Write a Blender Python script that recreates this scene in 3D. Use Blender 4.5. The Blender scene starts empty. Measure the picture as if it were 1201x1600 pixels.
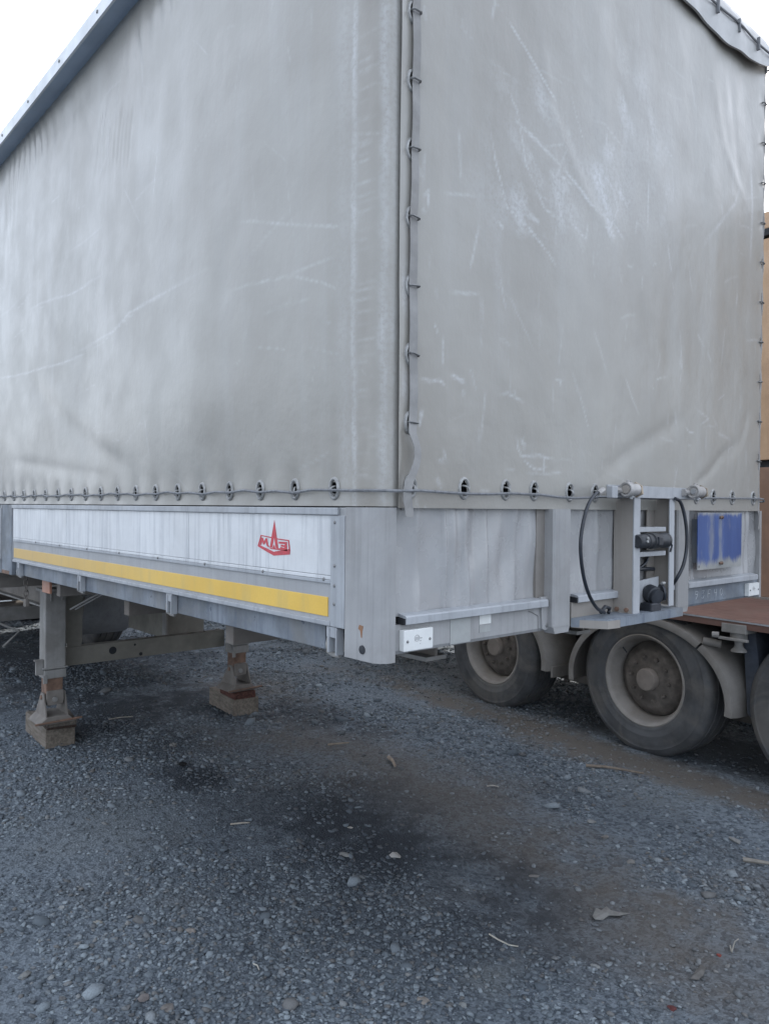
import bpy, bmesh, math, random
import numpy as np
from mathutils import Vector, Matrix
R = math.radians
random.seed(7)
rng = np.random.default_rng(11)
sc = bpy.context.scene

# ------------------------------------------------------------------ camera
CAM = np.array([-1.3907, -1.5983, 1.8])
YAW, PITCH, ROLL, FPX = 0.7197, -0.0055, 0.0088, 1181.9
fwd = np.array([math.sin(YAW)*math.cos(PITCH), math.cos(YAW)*math.cos(PITCH), math.sin(PITCH)])
r0 = np.array([math.cos(YAW), -math.sin(YAW), 0.0]); u0 = np.cross(r0, fwd)
rgt = r0*math.cos(ROLL)+u0*math.sin(ROLL); upv = -r0*math.sin(ROLL)+u0*math.cos(ROLL)
cd = bpy.data.cameras.new("camera"); cam = bpy.data.objects.new("camera", cd)
sc.collection.objects.link(cam); sc.camera = cam
M = Matrix.Identity(4)
for i in range(3):
    M[i][0] = rgt[i]; M[i][1] = upv[i]; M[i][2] = -fwd[i]; M[i][3] = CAM[i]
cam.matrix_world = M
cd.sensor_fit = 'VERTICAL'; cd.sensor_height = 24.0; cd.lens = FPX/1600*24.0
cd.clip_end = 2000; cd.clip_start = 0.05

# ------------------------------------------------------------------ world, sun, exposure
SUN_EL, SUN_AZ = R(37), math.atan2(0.90, 0.43)      # azimuth from +Y towards +X (the sun stands behind the trailer)
w = bpy.data.worlds.new("World"); sc.world = w; w.use_nodes = True
nt = w.node_tree; nt.nodes.clear()
sky = nt.nodes.new('ShaderNodeTexSky'); sky.sky_type = 'NISHITA'; sky.sun_disc = False
sky.sun_elevation = SUN_EL; sky.sun_rotation = SUN_AZ; sky.dust_density = 3.0; sky.air_density = 1.0; sky.ozone_density = 1.0
hz = nt.nodes.new('ShaderNodeMix'); hz.data_type = 'RGBA'; hz.inputs[0].default_value = 0.62
hz.inputs[7].default_value = (10.5, 11.4, 12.9, 1)   # thin white cloud veil over the clear sky
bg = nt.nodes.new('ShaderNodeBackground'); bg.inputs[1].default_value = 0.09
wo = nt.nodes.new('ShaderNodeOutputWorld')
nt.links.new(sky.outputs[0], hz.inputs[6]); nt.links.new(hz.outputs[2], bg.inputs[0]); nt.links.new(bg.outputs[0], wo.inputs[0])
sl = bpy.data.lights.new("sun", 'SUN'); sl.energy = 2.6; sl.angle = R(0.8); sl.color = (1.0, 0.95, 0.88)
so = bpy.data.objects.new("sun", sl); sc.collection.objects.link(so)
sd = Vector((math.sin(SUN_AZ)*math.cos(SUN_EL), math.cos(SUN_AZ)*math.cos(SUN_EL), math.sin(SUN_EL)))
so.rotation_euler = sd.to_track_quat('Z', 'Y').to_euler(); so.location = (10, 12, 20)
vs = sc.view_settings; vs.view_transform = 'Standard'; vs.look = 'None'; vs.gamma = 1; vs.exposure = 1.3
vs.use_curve_mapping = False

# ------------------------------------------------------------------ helpers
def ray(px, py):
    return rgt*(px-600.5)/FPX - upv*(py-800)/FPX + fwd
def on(px, py, ax, v):                      # a point read off the photo, carried onto a real plane
    d = ray(px, py); return CAM + d*((v-CAM[ax])/d[ax])

def link(o): sc.collection.objects.link(o); return o
def tag(o, label=None, cat=None, group=None, kind=None):
    if label: o['label'] = label
    if cat: o['category'] = cat
    if group: o['group'] = group
    if kind: o['kind'] = kind
    return o
def empty(name, loc=(0, 0, 0), rz=0):
    o = bpy.data.objects.new(name, None); link(o); o.location = loc; o.rotation_euler = (0, 0, rz)
    o.empty_display_size = 0.2
    return o
def smooth(me, ang=None):
    me.shade_smooth() if ang is None else me.set_sharp_from_angle(angle=ang)

class B:
    """collects shapes of ONE mesh object"""
    def __init__(s): s.bm = bmesh.new()
    def box(s, x0, x1, y0, y1, z0, z1, bev=0.0, rot=None, piv=None):
        bm = s.bm
        n0 = len(bm.verts)
        r = bmesh.ops.create_cube(bm, size=1.0)
        vs_ = r['verts']
        bmesh.ops.scale(bm, vec=(abs(x1-x0), abs(y1-y0), abs(z1-z0)), verts=vs_)
        bmesh.ops.translate(bm, vec=((x0+x1)/2, (y0+y1)/2, (z0+z1)/2), verts=vs_)
        if bev > 0:
            es = list({e for v in vs_ for e in v.link_edges})
            rr = bmesh.ops.bevel(bm, geom=es, offset=bev, segments=2, affect='EDGES', profile=0.6)
            vs_ = list({v for f in rr['faces'] for v in f.verts} | {v for v in vs_ if v.is_valid})
        if rot is not None:
            c = Vector(piv) if piv is not None else Vector(((x0+x1)/2, (y0+y1)/2, (z0+z1)/2))
            bmesh.ops.rotate(bm, cent=c, matrix=rot.to_3x3(), verts=vs_)
        return s
    def prism(s, pts, a0, a1, axis='z', bev=0):
        """polygon pts extruded along axis; pts are the two other coordinates in order"""
        def mk(p, a):
            return {'z': (p[0], p[1], a), 'y': (p[0], a, p[1]), 'x': (a, p[0], p[1])}[axis]
        v0 = [s.bm.verts.new(mk(p, a0)) for p in pts]; v1 = [s.bm.verts.new(mk(p, a1)) for p in pts]
        n = len(pts); fs = [s.bm.faces.new(v0), s.bm.faces.new(v1[::-1])]
        for i in range(n): fs.append(s.bm.faces.new((v0[i], v1[i], v1[(i+1) % n], v0[(i+1) % n])))
        bmesh.ops.recalc_face_normals(s.bm, faces=fs)
        if bev: 
            es = list({e for f in fs for e in f.edges})
            bmesh.ops.bevel(s.bm, geom=es, offset=bev, segments=1, affect='EDGES')
        return s
    def tube(s, pts, r, n=8, cap=True, flat=None):
        pts = [Vector(p) for p in pts]; rings = []
        up = Vector((0, 0, 1)); prev = None
        for i, p in enumerate(pts):
            t = (pts[min(i+1, len(pts)-1)]-pts[max(i-1, 0)]).normalized()
            if prev is None:
                a = up if abs(t.z) < .9 else Vector((1, 0, 0))
                nn = t.cross(a).normalized()
            else:
                nn = (prev - t*prev.dot(t)).normalized()
            prev = nn; b = t.cross(nn)
            rr = r[i] if isinstance(r, (list, tuple)) else r
            rings.append([s.bm.verts.new(p + nn*rr*math.cos(2*math.pi*k/n) + b*rr*math.sin(2*math.pi*k/n)) for k in range(n)])
        fs = []
        for a, b_ in zip(rings, rings[1:]):
            for k in range(n): fs.append(s.bm.faces.new((a[k], a[(k+1) % n], b_[(k+1) % n], b_[k])))
        if cap: fs.append(s.bm.faces.new(rings[0][::-1])); fs.append(s.bm.faces.new(rings[-1]))
        bmesh.ops.recalc_face_normals(s.bm, faces=fs)
        return s
    def lathe(s, prof, cen, axis, n=48, closed=False):
        """prof: (along, radius) list; axis 'x','y','z' or Vector"""
        ax = {'x': Vector((1, 0, 0)), 'y': Vector((0, 1, 0)), 'z': Vector((0, 0, 1))}[axis] if isinstance(axis, str) else Vector(axis).normalized()
        a = Vector((0, 0, 1)) if abs(ax.z) < .9 else Vector((1, 0, 0))
        e1 = ax.cross(a).normalized(); e2 = ax.cross(e1); c = Vector(cen); rings = []
        for (t, r_) in prof:
            if r_ < 1e-6: rings.append([s.bm.verts.new(c+ax*t)])
            else: rings.append([s.bm.verts.new(c+ax*t+e1*r_*math.cos(2*math.pi*k/n)+e2*r_*math.sin(2*math.pi*k/n)) for k in range(n)])
        fs = []
        seq = list(zip(rings, rings[1:]))
        if closed: seq.append((rings[-1], rings[0]))
        for p, q in seq:
            for k in range(n):
                k2 = (k+1) % n
                if len(p) == 1 and len(q) == 1: continue
                if len(p) == 1: fs.append(s.bm.faces.new((p[0], q[k2], q[k])))
                elif len(q) == 1: fs.append(s.bm.faces.new((p[k], p[k2], q[0])))
                else: fs.append(s.bm.faces.new((p[k], p[k2], q[k2], q[k])))
        bmesh.ops.recalc_face_normals(s.bm, faces=fs)
        return s
    def cyl(s, a, b, r, n=20):
        a = Vector(a); b = Vector(b); L = (b-a).length
        return s.lathe([(0, 0), (0, r*.94), (min(.06*r, L*.2), r), (L-min(.06*r, L*.2), r), (L, r*.94), (L, 0)], a, b-a, n)
    def build(s, name, m, parent=None, sm=False, label=None):
        me = bpy.data.meshes.new(name); s.bm.to_mesh(me); s.bm.free()
        me.materials.append(m)
        if sm:
            me.shade_smooth(); me.set_sharp_from_angle(angle=R(38))
        o = bpy.data.objects.new(name, me); link(o); o.parent = parent
        if label: o['label'] = label
        return o

def dup(o, parent, loc=None, rot=None, label=None):
    c = o.copy(); link(c); c.parent = parent
    if loc is not None: c.location = loc
    if rot is not None: c.rotation_euler = rot
    if label: c['label'] = label
    return c
def dup_tree(o, parent, loc, rot=None):
    c = dup(o, parent, loc, rot)
    for k in list(o.children): dup(k, c)
    return c

# ------------------------------------------------------------------ materials
def srgb(r, g, b):
    f = lambda c: (c/255/12.92 if c/255 <= .04045 else ((c/255+.055)/1.055)**2.4)
    return (f(r), f(g), f(b), 1)
class N:
    def __init__(s, name):
        s.m = bpy.data.materials.new(name); s.m.use_nodes = True; s.t = s.m.node_tree; s.t.nodes.clear()
        s.out = s.t.nodes.new('ShaderNodeOutputMaterial'); s.p = s.t.nodes.new('ShaderNodeBsdfPrincipled')
        s.t.links.new(s.p.outputs[0], s.out.inputs[0])
        s.geo = s.t.nodes.new('ShaderNodeNewGeometry'); s.pos = s.geo.outputs['Position']
    def L(s, a, b): s.t.links.new(a, b)
    def noise(s, scale, detail=4, rough=.55, vec=None, stretch=None, dist=0):
        n = s.t.nodes.new('ShaderNodeTexNoise'); n.inputs['Scale'].default_value = scale
        n.inputs['Detail'].default_value = detail; n.inputs['Roughness'].default_value = rough
        n.inputs['Distortion'].default_value = dist
        v = vec or s.pos
        if stretch:
            mp = s.t.nodes.new('ShaderNodeMapping'); mp.inputs['Scale'].default_value = stretch
            s.L(v, mp.inputs[0]); v = mp.outputs[0]
        s.L(v, n.inputs['Vector']); return n.outputs[0]
    def vor(s, scale, feature='F1', stretch=None, out=0):
        n = s.t.nodes.new('ShaderNodeTexVoronoi'); n.inputs['Scale'].default_value = scale; n.feature = feature
        v = s.pos
        if stretch:
            mp = s.t.nodes.new('ShaderNodeMapping'); mp.inputs['Scale'].default_value = stretch
            s.L(v, mp.inputs[0]); v = mp.outputs[0]
        s.L(v, n.inputs['Vector']); return n.outputs[out]
    def ramp(s, v, a, b, lo=0., hi=1.):
        n = s.t.nodes.new('ShaderNodeMapRange'); n.interpolation_type = 'SMOOTHSTEP'
        n.inputs[1].default_value = a; n.inputs[2].default_value = b; n.inputs[3].default_value = lo; n.inputs[4].default_value = hi
        s.L(v, n.inputs[0]); return n.outputs[0]
    def math(s, op, a, b=None, c=None):
        n = s.t.nodes.new('ShaderNodeMath'); n.operation = op
        for i, x in enumerate((a, b, c)):
            if x is None: continue
            if isinstance(x, (int, float)): n.inputs[i].default_value = x
            else: s.L(x, n.inputs[i])
        return n.outputs[0]
    def mix(s, f, a, b, mode='MIX'):
        n = s.t.nodes.new('ShaderNodeMix'); n.data_type = 'RGBA'; n.blend_type = mode; n.clamp_factor = True
        if isinstance(f, (int, float)): n.inputs[0].default_value = f
        else: s.L(f, n.inputs[0])
        for i, x in ((6, a), (7, b)):
            if isinstance(x, tuple): n.inputs[i].default_value = x
            else: s.L(x, n.inputs[i])
        return n.outputs[2]
    def attr(s, name):
        n = s.t.nodes.new('ShaderNodeAttribute'); n.attribute_name = name; return n.outputs['Fac']
    def xyz(s):
        n = s.t.nodes.new('ShaderNodeSeparateXYZ'); s.L(s.pos, n.inputs[0]); return n.outputs
    def bump(s, h, dist, strength=1.0):
        n = s.t.nodes.new('ShaderNodeBump'); n.inputs['Distance'].default_value = dist; n.inputs['Strength'].default_value = strength
        s.L(h, n.inputs['Height'])
        if getattr(s, 'lastb', None) is not None: s.L(s.lastb, n.inputs['Normal'])
        s.lastb = n.outputs[0]; s.L(s.lastb, s.p.inputs['Normal'])
    def done(s, col, rough, metal=0, spec=.5):
        if isinstance(col, tuple): s.p.inputs['Base Color'].default_value = col
        else: s.L(col, s.p.inputs['Base Color'])
        if isinstance(rough, (int, float)): s.p.inputs['Roughness'].default_value = rough
        else: s.L(rough, s.p.inputs['Roughness'])
        s.p.inputs['Metallic'].default_value = metal; s.p.inputs['Specular IOR Level'].default_value = spec
        return s.m

def c4(r, g, b): return (r, g, b, 1)
def mul(c, k): return (c[0]*k, c[1]*k, c[2]*k, 1)
def weathered(name, col, rough=.55, metal=0, var=.18, scale=5, streak=.0, streakcol=None, grime=0, grimecol=c4(.10, .085, .07),
              rust=0, rustcol=c4(.20, .085, .035), bump=.0006, bscale=60, spec=.5, chips=0, chipcol=c4(.05, .05, .055)):
    n = N(name)
    a = n.noise(scale, 5, .6)
    c = n.mix(n.ramp(a, .3, .7), mul(col, 1-var), mul(col, 1+var))
    if streak:
        s1 = n.ramp(n.noise(1, 5, .7, stretch=(38, 38, 1.6)), .48, .66)
        c = n.mix(n.math('MULTIPLY', s1, streak), c, streakcol or mul(col, .45))
        s2 = n.ramp(n.noise(1, 3, .6, stretch=(14, 14, .8)), .5, .75)
        c = n.mix(n.math('MULTIPLY', s2, streak*.7), c, streakcol or mul(col, .6))
    if grime:
        g = n.ramp(n.noise(3.3, 6, .65, dist=.6), .42, .68)
        c = n.mix(n.math('MULTIPLY', g, grime), c, grimecol)
    if chips:
        ch = n.ramp(n.noise(24, 6, .75), .64-.06*chips, .67-.06*chips)
        c = n.mix(ch, c, chipcol)
    if rust:
        r_ = n.ramp(n.noise(9, 6, .7, dist=.4), .70-.14*rust, .76-.12*rust)
        c = n.mix(n.math('MULTIPLY', r_, .85), c, rustcol)
    rr = n.ramp(n.noise(11, 4), .3, .7, rough-.08, min(1, rough+.12))
    n.bump(n.noise(bscale, 5, .6), bump)
    n.bump(n.noise(7, 3, .5), bump*4)
    return n.done(c, rr, metal, spec)

# ------------------------------------------------------------------ ground colour shared by the soil and the stones lying on it
def ground_tint(n, c, k=1.0):
    """brown dirt, wet dark stains and pale dust, placed where they lie on the yard"""
    x, y, z = n.xyz()
    wob = n.math('SUBTRACT', n.noise(1.7, 4, .6), .5); wob2 = n.math('SUBTRACT', n.noise(6, 4, .6), .5)
    def blob(cx, cy, rx, ry, ang, soft=.5, amp=1.0):
        ca, sa = math.cos(ang), math.sin(ang)
        dx = n.math('SUBTRACT', x, cx); dy = n.math('SUBTRACT', y, cy)
        u = n.math('ADD', n.math('MULTIPLY', dx, ca/rx), n.math('MULTIPLY', dy, sa/rx))
        v = n.math('ADD', n.math('MULTIPLY', dx, -sa/ry), n.math('MULTIPLY', dy, ca/ry))
        d = n.math('SQRT', n.math('ADD', n.math('MULTIPLY', u, u), n.math('MULTIPLY', v, v)))
        d = n.math('ADD', d, n.math('ADD', n.math('MULTIPLY', wob, 2.2), n.math('MULTIPLY', wob2, 1.7)))
        return n.math('MULTIPLY', n.ramp(d, 1+soft*.5, 1-soft), amp)
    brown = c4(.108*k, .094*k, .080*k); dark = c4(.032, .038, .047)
    c = n.mix(n.ramp(n.noise(.9, 5, .6), .5, .72, 0, .38), c, brown)
    for b_ in ((2.05, 2.2, .46, 2.6, R(-8), .9, .62), (1.55, .2, .5, .6, 0, .9, .4), (3.55, 1.6, .28, 3.0, R(-6), .7, .9),
               (2.6, 5.0, .5, .8, 0, .8, .6), (2.3, -.4, .5, .5, 0, .8, .5)):
        c = n.mix(blob(*b_), c, brown)
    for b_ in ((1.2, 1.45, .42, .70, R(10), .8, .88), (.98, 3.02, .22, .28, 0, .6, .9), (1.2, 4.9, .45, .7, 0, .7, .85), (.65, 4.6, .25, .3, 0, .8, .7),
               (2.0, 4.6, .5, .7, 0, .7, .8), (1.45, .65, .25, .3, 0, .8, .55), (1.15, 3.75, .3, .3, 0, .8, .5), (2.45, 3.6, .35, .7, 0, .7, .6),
               (4.3, 1.2, .5, 3.2, R(-6), .6, .8), (1.7, 7.5, 2.2, 2.2, 0, .6, .8), (.75, 1.3, .55, .9, R(20), 1.0, .45), (1.5, 1.9, .6, .5, 0, 1.0, .5), (.95, .45, .5, .35, R(-15), 1.0, .45), (1.0, 2.3, .4, .5, 0, .9, .4), (2.7, 1.0, .35, 1.6, R(-10), 1.0, .3), (.1, .9, .5, .3, 0, 1.0, .35)):  # broad rear patch: trailer's shade painted in; long strip darkens under the flatbed
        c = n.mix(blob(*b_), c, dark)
    for b_ in ((.85, .30, .16, .10, 0, 1.0, .5), (.2, 2.6, .5, .5, 0, 1.0, .30), (3.1, .9, .3, .5, 0, 1.0, .3)):
        c = n.mix(blob(*b_), c, c4(.145, .155, .155))
    return c

# ------------------------------------------------------------------ numpy value noise
def vnoise(x, y, seed):
    r = np.random.default_rng(seed); G = r.random((256, 256))
    xi = np.floor(x).astype(int); yi = np.floor(y).astype(int); fx = x-xi; fy = y-yi
    fx = fx*fx*(3-2*fx); fy = fy*fy*(3-2*fy)
    g = lambda a, b: G[a % 256, b % 256]
    return (g(xi, yi)*(1-fx)+g(xi+1, yi)*fx)*(1-fy)+(g(xi, yi+1)*(1-fx)+g(xi+1, yi+1)*fx)*fy - .5
def fbm(x, y, seed, o=4):
    s = 0; a = 1
    for k in range(o): s = s+a*vnoise(x*2**k+17.3*k, y*2**k+5.1*k, seed+k); a *= .5
    return s
def grid_mesh(name, P, keep, mat, parent, attrs):
    nu, nv = P.shape[:2]
    me = bpy.data.meshes.new(name)
    idx = np.arange(nu*nv).reshape(nu, nv)
    q = np.stack([idx[:-1, :-1], idx[1:, :-1], idx[1:, 1:], idx[:-1, 1:]], -1)
    q = q[keep].reshape(-1, 4) if keep is not None else q.reshape(-1, 4)
    me.vertices.add(nu*nv); me.vertices.foreach_set('co', P.reshape(-1).astype(np.float32))
    me.loops.add(q.size); me.loops.foreach_set('vertex_index', q.reshape(-1).astype(np.int32))
    me.polygons.add(len(q)); me.polygons.foreach_set('loop_start', (np.arange(len(q))*4).astype(np.int32))
    me.update(calc_edges=True); me.shade_smooth()
    for k, a in attrs.items():
        at = me.attributes.new(k, 'FLOAT', 'POINT'); at.data.foreach_set('value', a.reshape(-1).astype(np.float32))
    me.materials.append(mat)
    o = bpy.data.objects.new(name, me); link(o); o.parent = parent
    return o
def seg_dist(U, V, pts):
    d = np.full(U.shape, 1e9); T = np.zeros(U.shape); n = len(pts)-1
    for i in range(n):
        (a, b), (c, e) = pts[i], pts[i+1]
        L = (c-a)**2+(e-b)**2+1e-12
        t = np.clip(((U-a)*(c-a)+(V-b)*(e-b))/L, 0, 1)
        dd = np.hypot(U-a-t*(c-a), V-b-t*(e-b))
        m = dd < d; d = np.where(m, dd, d); T = np.where(m, (i+t)/n, T)
    return d, T

# ================================================================== GROUND
n = N('soil')
fine = n.noise(70, 6, .75); med = n.noise(16, 5, .65)
c = n.mix(n.ramp(fine, .32, .68), c4(.058, .070, .084), c4(.158, .184, .210))
c = n.mix(n.ramp(med, .35, .7, 0, .6), c, c4(.090, .105, .122))
vcol = n.vor(55, out=1); vd = n.vor(55)
bw = n.t.nodes.new('ShaderNodeRGBToBW'); n.L(vcol, bw.inputs[0])
c = n.mix(n.ramp(bw.outputs[0], .35, .8, 0, .75), c, c4(.165, .192, .22))
c = n.mix(n.ramp(bw.outputs[0], .42, .2, 0, .6), c, c4(.044, .054, .068))
c = ground_tint(n, c)
n.bump(n.vor(85), .006, .9); n.bump(n.noise(200, 4, .7), .003, .8); n.bump(n.noise(9, 5, .6), .02, .5)
soil = n.done(c, .95, 0, .2)

xs = np.concatenate([[-400, -150, -60, -25, -12], np.linspace(-6, 10, 161), [14, 25, 60, 150, 400]])
X, Y = np.meshgrid(xs, xs+2, indexing='ij')
fade = np.clip(1-(np.hypot(X-2, Y-3)-7)/4, 0, 1)
Z = (fbm(X*.8, Y*.8, 3)*.018+fbm(X*4, Y*4, 9)*.008)*fade
def gz(x, y):
    return float(fbm(np.array([x*.8]), np.array([y*.8]), 3)[0]*.018+fbm(np.array([x*4.]), np.array([y*4.]), 9)[0]*.008)
g = grid_mesh('ground', np.stack([X, Y, Z], -1), None, soil, None, {})
tag(g, 'grey crushed stone yard with dark stains and brown dirt patches', 'ground', kind='structure')

# loose stones: one mesh of tens of thousands (nobody could count them)
phi = (1+5**.5)/2
ico = np.array([(-1, phi, 0), (1, phi, 0), (-1, -phi, 0), (1, -phi, 0), (0, -1, phi), (0, 1, phi), (0, -1, -phi), (0, 1, -phi), (phi, 0, -1), (phi, 0, 1), (-phi, 0, -1), (-phi, 0, 1)])/1.9
icf = np.array([(0, 11, 5), (0, 5, 1), (0, 1, 7), (0, 7, 10), (0, 10, 11), (1, 5, 9), (5, 11, 4), (11, 10, 2), (10, 7, 6), (7, 1, 8), (3, 9, 4), (3, 4, 2), (3, 2, 6), (3, 6, 8), (3, 8, 9), (4, 9, 5), (2, 4, 11), (6, 2, 10), (8, 6, 7), (9, 8, 1)])
NS = 105000
# denser near the camera: pick a depth, then a spot across the view, then keep to the open yard
dep = 2.3+ (rng.random(NS)**1.55)*9.5; lat = (rng.random(NS)*2-1)*(dep*.56+.35)
f2 = np.array([math.sin(YAW), math.cos(YAW)]); r2 = np.array([math.cos(YAW), -math.sin(YAW)])
PX = CAM[0]+f2[0]*dep+r2[0]*lat; PY = CAM[1]+f2[1]*dep+r2[1]*lat
dens = fbm(PX*1.3, PY*1.3, 21)*1.9+.30 + .35*np.clip(1-np.hypot((PX-.1)/1.0, (PY-1.8)/2.2), 0, 1)
for (cx, cy, rx, ry, k) in ((2.05, 2.2, .45, 2.4, .35), (1.2, 1.45, .4, .6, .15), (3.6, 1.5, .3, 3, .4)):
    dens -= k*np.clip(1.4-np.hypot((PX-cx)/rx, (PY-cy)/ry), 0, 1)
keepm = rng.random(NS) < np.clip(dens+.25, .10, 1)
PX, PY, dep = PX[keepm], PY[keepm], dep[keepm]; NS = len(PX)
size = .0036+.0075*rng.random(NS)**2.2; big = rng.random(NS); size = np.where(big > .975, size+.008*rng.random(NS), size); size = np.where(big > .9985, size+.012, size)
size *= (.8+.12*dep)
ang = rng.random(NS)*6.283; A = np.stack([1+.5*rng.random(NS), .75+.4*rng.random(NS), .35+.4*rng.random(NS)], -1)*size[:, None]
V = ico[None]*(1+.85*(rng.random((NS, 12, 1))-.5))*A[:, None]
ca, sa = np.cos(ang)[:, None], np.sin(ang)[:, None]
tx = (rng.random(NS)-.5)[:, None]*.7
vx, vy, vz = V[..., 0], V[..., 1], V[..., 2]+V[..., 0]*tx
GZ = fbm(PX*.8, PY*.8, 3)*.018+fbm(PX*4, PY*4, 9)*.008
W = np.stack([vx*ca-vy*sa+PX[:, None], vx*sa+vy*ca+PY[:, None], vz+(GZ+A[:, 2]*.35)[:, None]], -1).reshape(-1, 3)
F = (icf[None]+(np.arange(NS)*12)[:, None, None]).reshape(-1, 3)
me = bpy.data.meshes.new('gravel')
me.vertices.add(len(W)); me.vertices.foreach_set('co', W.reshape(-1).astype(np.float32))
me.loops.add(F.size); me.loops.foreach_set('vertex_index', F.reshape(-1).astype(np.int32))
me.polygons.add(len(F)); me.polygons.foreach_set('loop_start', (np.arange(len(F))*3).astype(np.int32)); me.update(calc_edges=True)
at = me.attributes.new('tone', 'FLOAT', 'POINT'); tone = np.repeat(rng.random(NS), 12); at.data.foreach_set('value', tone.astype(np.float32))
at = me.attributes.new('hue', 'FLOAT', 'POINT'); hue = np.repeat(rng.random(NS), 12); at.data.foreach_set('value', hue.astype(np.float32))
n = N('crushed_stone')
t = n.attr('tone'); c = n.mix(n.math('POWER', t, 1.7), c4(.070, .085, .10), c4(.24, .275, .30))
c = n.mix(n.ramp(n.attr('hue'), .75, 1, 0, .5), c, c4(.16, .135, .11))
c2 = ground_tint(n, c, 1.4)
c = n.mix(.62, c, c2)
c = n.mix(n.ramp(n.noise(160, 3), .4, .7, 0, .35), c, c4(.07, .075, .085))
me.materials.append(n.done(c, .9, 0, .25))
gv = bpy.data.objects.new('gravel', me); link(gv)
tag(gv, 'loose blue grey crushed stones strewn over the yard', 'gravel', kind='stuff')

# ================================================================== MATERIALS OF THE TRAILERS
m_fr = weathered('grey_frame_paint', c4(.300, .300, .302), .5, 0, .10, 4, streak=.22, grime=.25, grimecol=c4(.17, .155, .14), rust=.12)
m_frd = weathered('blue_grey_weathered_rail', c4(.155, .175, .20), .6, 0, .3, 6, streak=.55, streakcol=c4(.085, .105, .14), grime=.45, grimecol=c4(.20, .19, .17), chips=.1, chipcol=c4(.07, .085, .11))
m_alu = weathered('brushed_white_aluminium', c4(.60, .61, .62), .42, .1, .06, 3, streak=.36, streakcol=c4(.24, .255, .28), grime=.16, grimecol=c4(.36, .35, .33))
m_trim = weathered('trim_grey', c4(.345, .36, .38), .45, .1, .10, 6, streak=.3, grime=.2, grimecol=c4(.22, .21, .20))
m_low = weathered('grey_lower_board', c4(.325, .33, .338), .5, 0, .07, 5, streak=.18, grime=.2, grimecol=c4(.25, .24, .22))
m_dark = weathered('dark_gap', c4(.02, .022, .026), .9)  # near-black, also stands for the shade inside openings
m_rub = weathered('black_rubber', c4(.022, .025, .032), .5, 0, .3, 20, grime=.35, grimecol=c4(.06, .06, .06))
m_hose = weathered('hose_rubber', c4(.016, .02, .028), .38, 0, .3, 30)
m_steel = weathered('dull_galvanised_steel', c4(.36, .37, .38), .45, .55, .2, 20, rust=.15)
m_eye = weathered('eyelet_metal', c4(.30, .30, .295), .5, .3, .25, 60)
m_staple = weathered('staple_wire', c4(.20, .20, .20), .5, .5, .2, 40)
m_cord = weathered('grey_cord', c4(.16, .165, .175), .7, 0, .25, 50)
m_strap = weathered('webbing_strap', c4(.26, .255, .25), .7, 0, .15, 12, grime=.3, grimecol=c4(.19, .175, .16))
m_dust = weathered('dusty_brown_steel', c4(.17, .155, .14), .8, 0, .2, 6, grime=.5, grimecol=c4(.12, .10, .085), rust=.2)
m_leg = weathered('dusty_grey_leg', c4(.24, .235, .225), .7, 0, .15, 7, grime=.55, grimecol=c4(.15, .135, .12), rust=.25, streak=.2)
m_rust = weathered('rusty_steel', c4(.17, .105, .075), .8, 0, .35, 12, grime=.5, grimecol=c4(.08, .06, .05), bump=.001)
m_brk = weathered('bracket_brown_paint', c4(.285, .262, .238), .6, 0, .08, 5, streak=.12, rust=.12, grime=.2, grimecol=c4(.22, .19, .16))  # browner tone for channel webs, middle beam and shelf side
m_brf = weathered('bracket_light_paint', c4(.34, .35, .365), .5, 0, .10, 8, streak=.2, rust=.1)
m_chan = weathered('dirty_olive_beam', c4(.19, .18, .155), .75, 0, .15, 6, grime=.45, grimecol=c4(.12, .11, .095))

# white marker plates
m_plate = weathered('white_marker_plate', c4(.62, .63, .62), .35, 0, .06, 6, grime=.3, grimecol=c4(.42, .40, .35))
# yellow reflective stripe
n = N('yellow_stripe')
c = n.mix(n.ramp(n.noise(3, 4), .3, .7), c4(.66, .42, .075), c4(.74, .49, .10))
c = n.mix(n.ramp(n.noise(1, 3, .6, stretch=(9, 9, 2)), .45, .7, 0, .45), c, c4(.50, .38, .15))
cells = n.vor(130, stretch=(1, 1, 1)); c = n.mix(n.ramp(cells, .2, .6, 0, .10), c, c4(.5, .3, .06))
yy = n.xyz()[1]
c = n.mix(n.ramp(yy, .6, 3.2, 0, .55), c, c4(.46, .31, .135))     # duller and browner towards the rear
m_yel = n.done(c, .35, 0, .5)
# red emblem
m_red = weathered('faded_red_paint', c4(.47, .055, .07), .5, 0, .15, 30, chips=.05, chipcol=c4(.45, .42, .42))
# blue plate with flaked paint
n = N('flaked_blue_paint')
x, y, z = n.xyz()
base = n.mix(n.ramp(n.noise(8, 5), .3, .7), c4(.21, .215, .21), c4(.30, .30, .29))
blue = n.mix(n.ramp(n.noise(1, 4, .6, stretch=(14, 14, 2)), .35, .7), c4(.030, .062, .19), c4(.048, .09, .24))
nz = n.noise(1, 6, .7, stretch=(14, 14, 5)); nz = n.math('SUBTRACT', nz, .5)
e1 = n.ramp(n.math('ADD', z, n.math('MULTIPLY', nz, .14)), 1.565, 1.605)
e2 = n.ramp(n.math('ADD', z, n.math('MULTIPLY', nz, .12)), 1.80, 1.775)
e3 = n.ramp(n.math('ADD', n.math('ABSOLUTE', n.math('SUBTRACT', x, 2.0)), n.math('MULTIPLY', nz, .12)), .005, .03, .45, 1)
e4 = n.ramp(n.math('ADD', n.math('ABSOLUTE', n.math('SUBTRACT', x, 1.91)), n.math('MULTIPLY', nz, .14)), .0, .04, .5, 1)
f = n.math('MULTIPLY', n.math('MULTIPLY', e1, e2), n.math('MULTIPLY', e3, e4))
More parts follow.
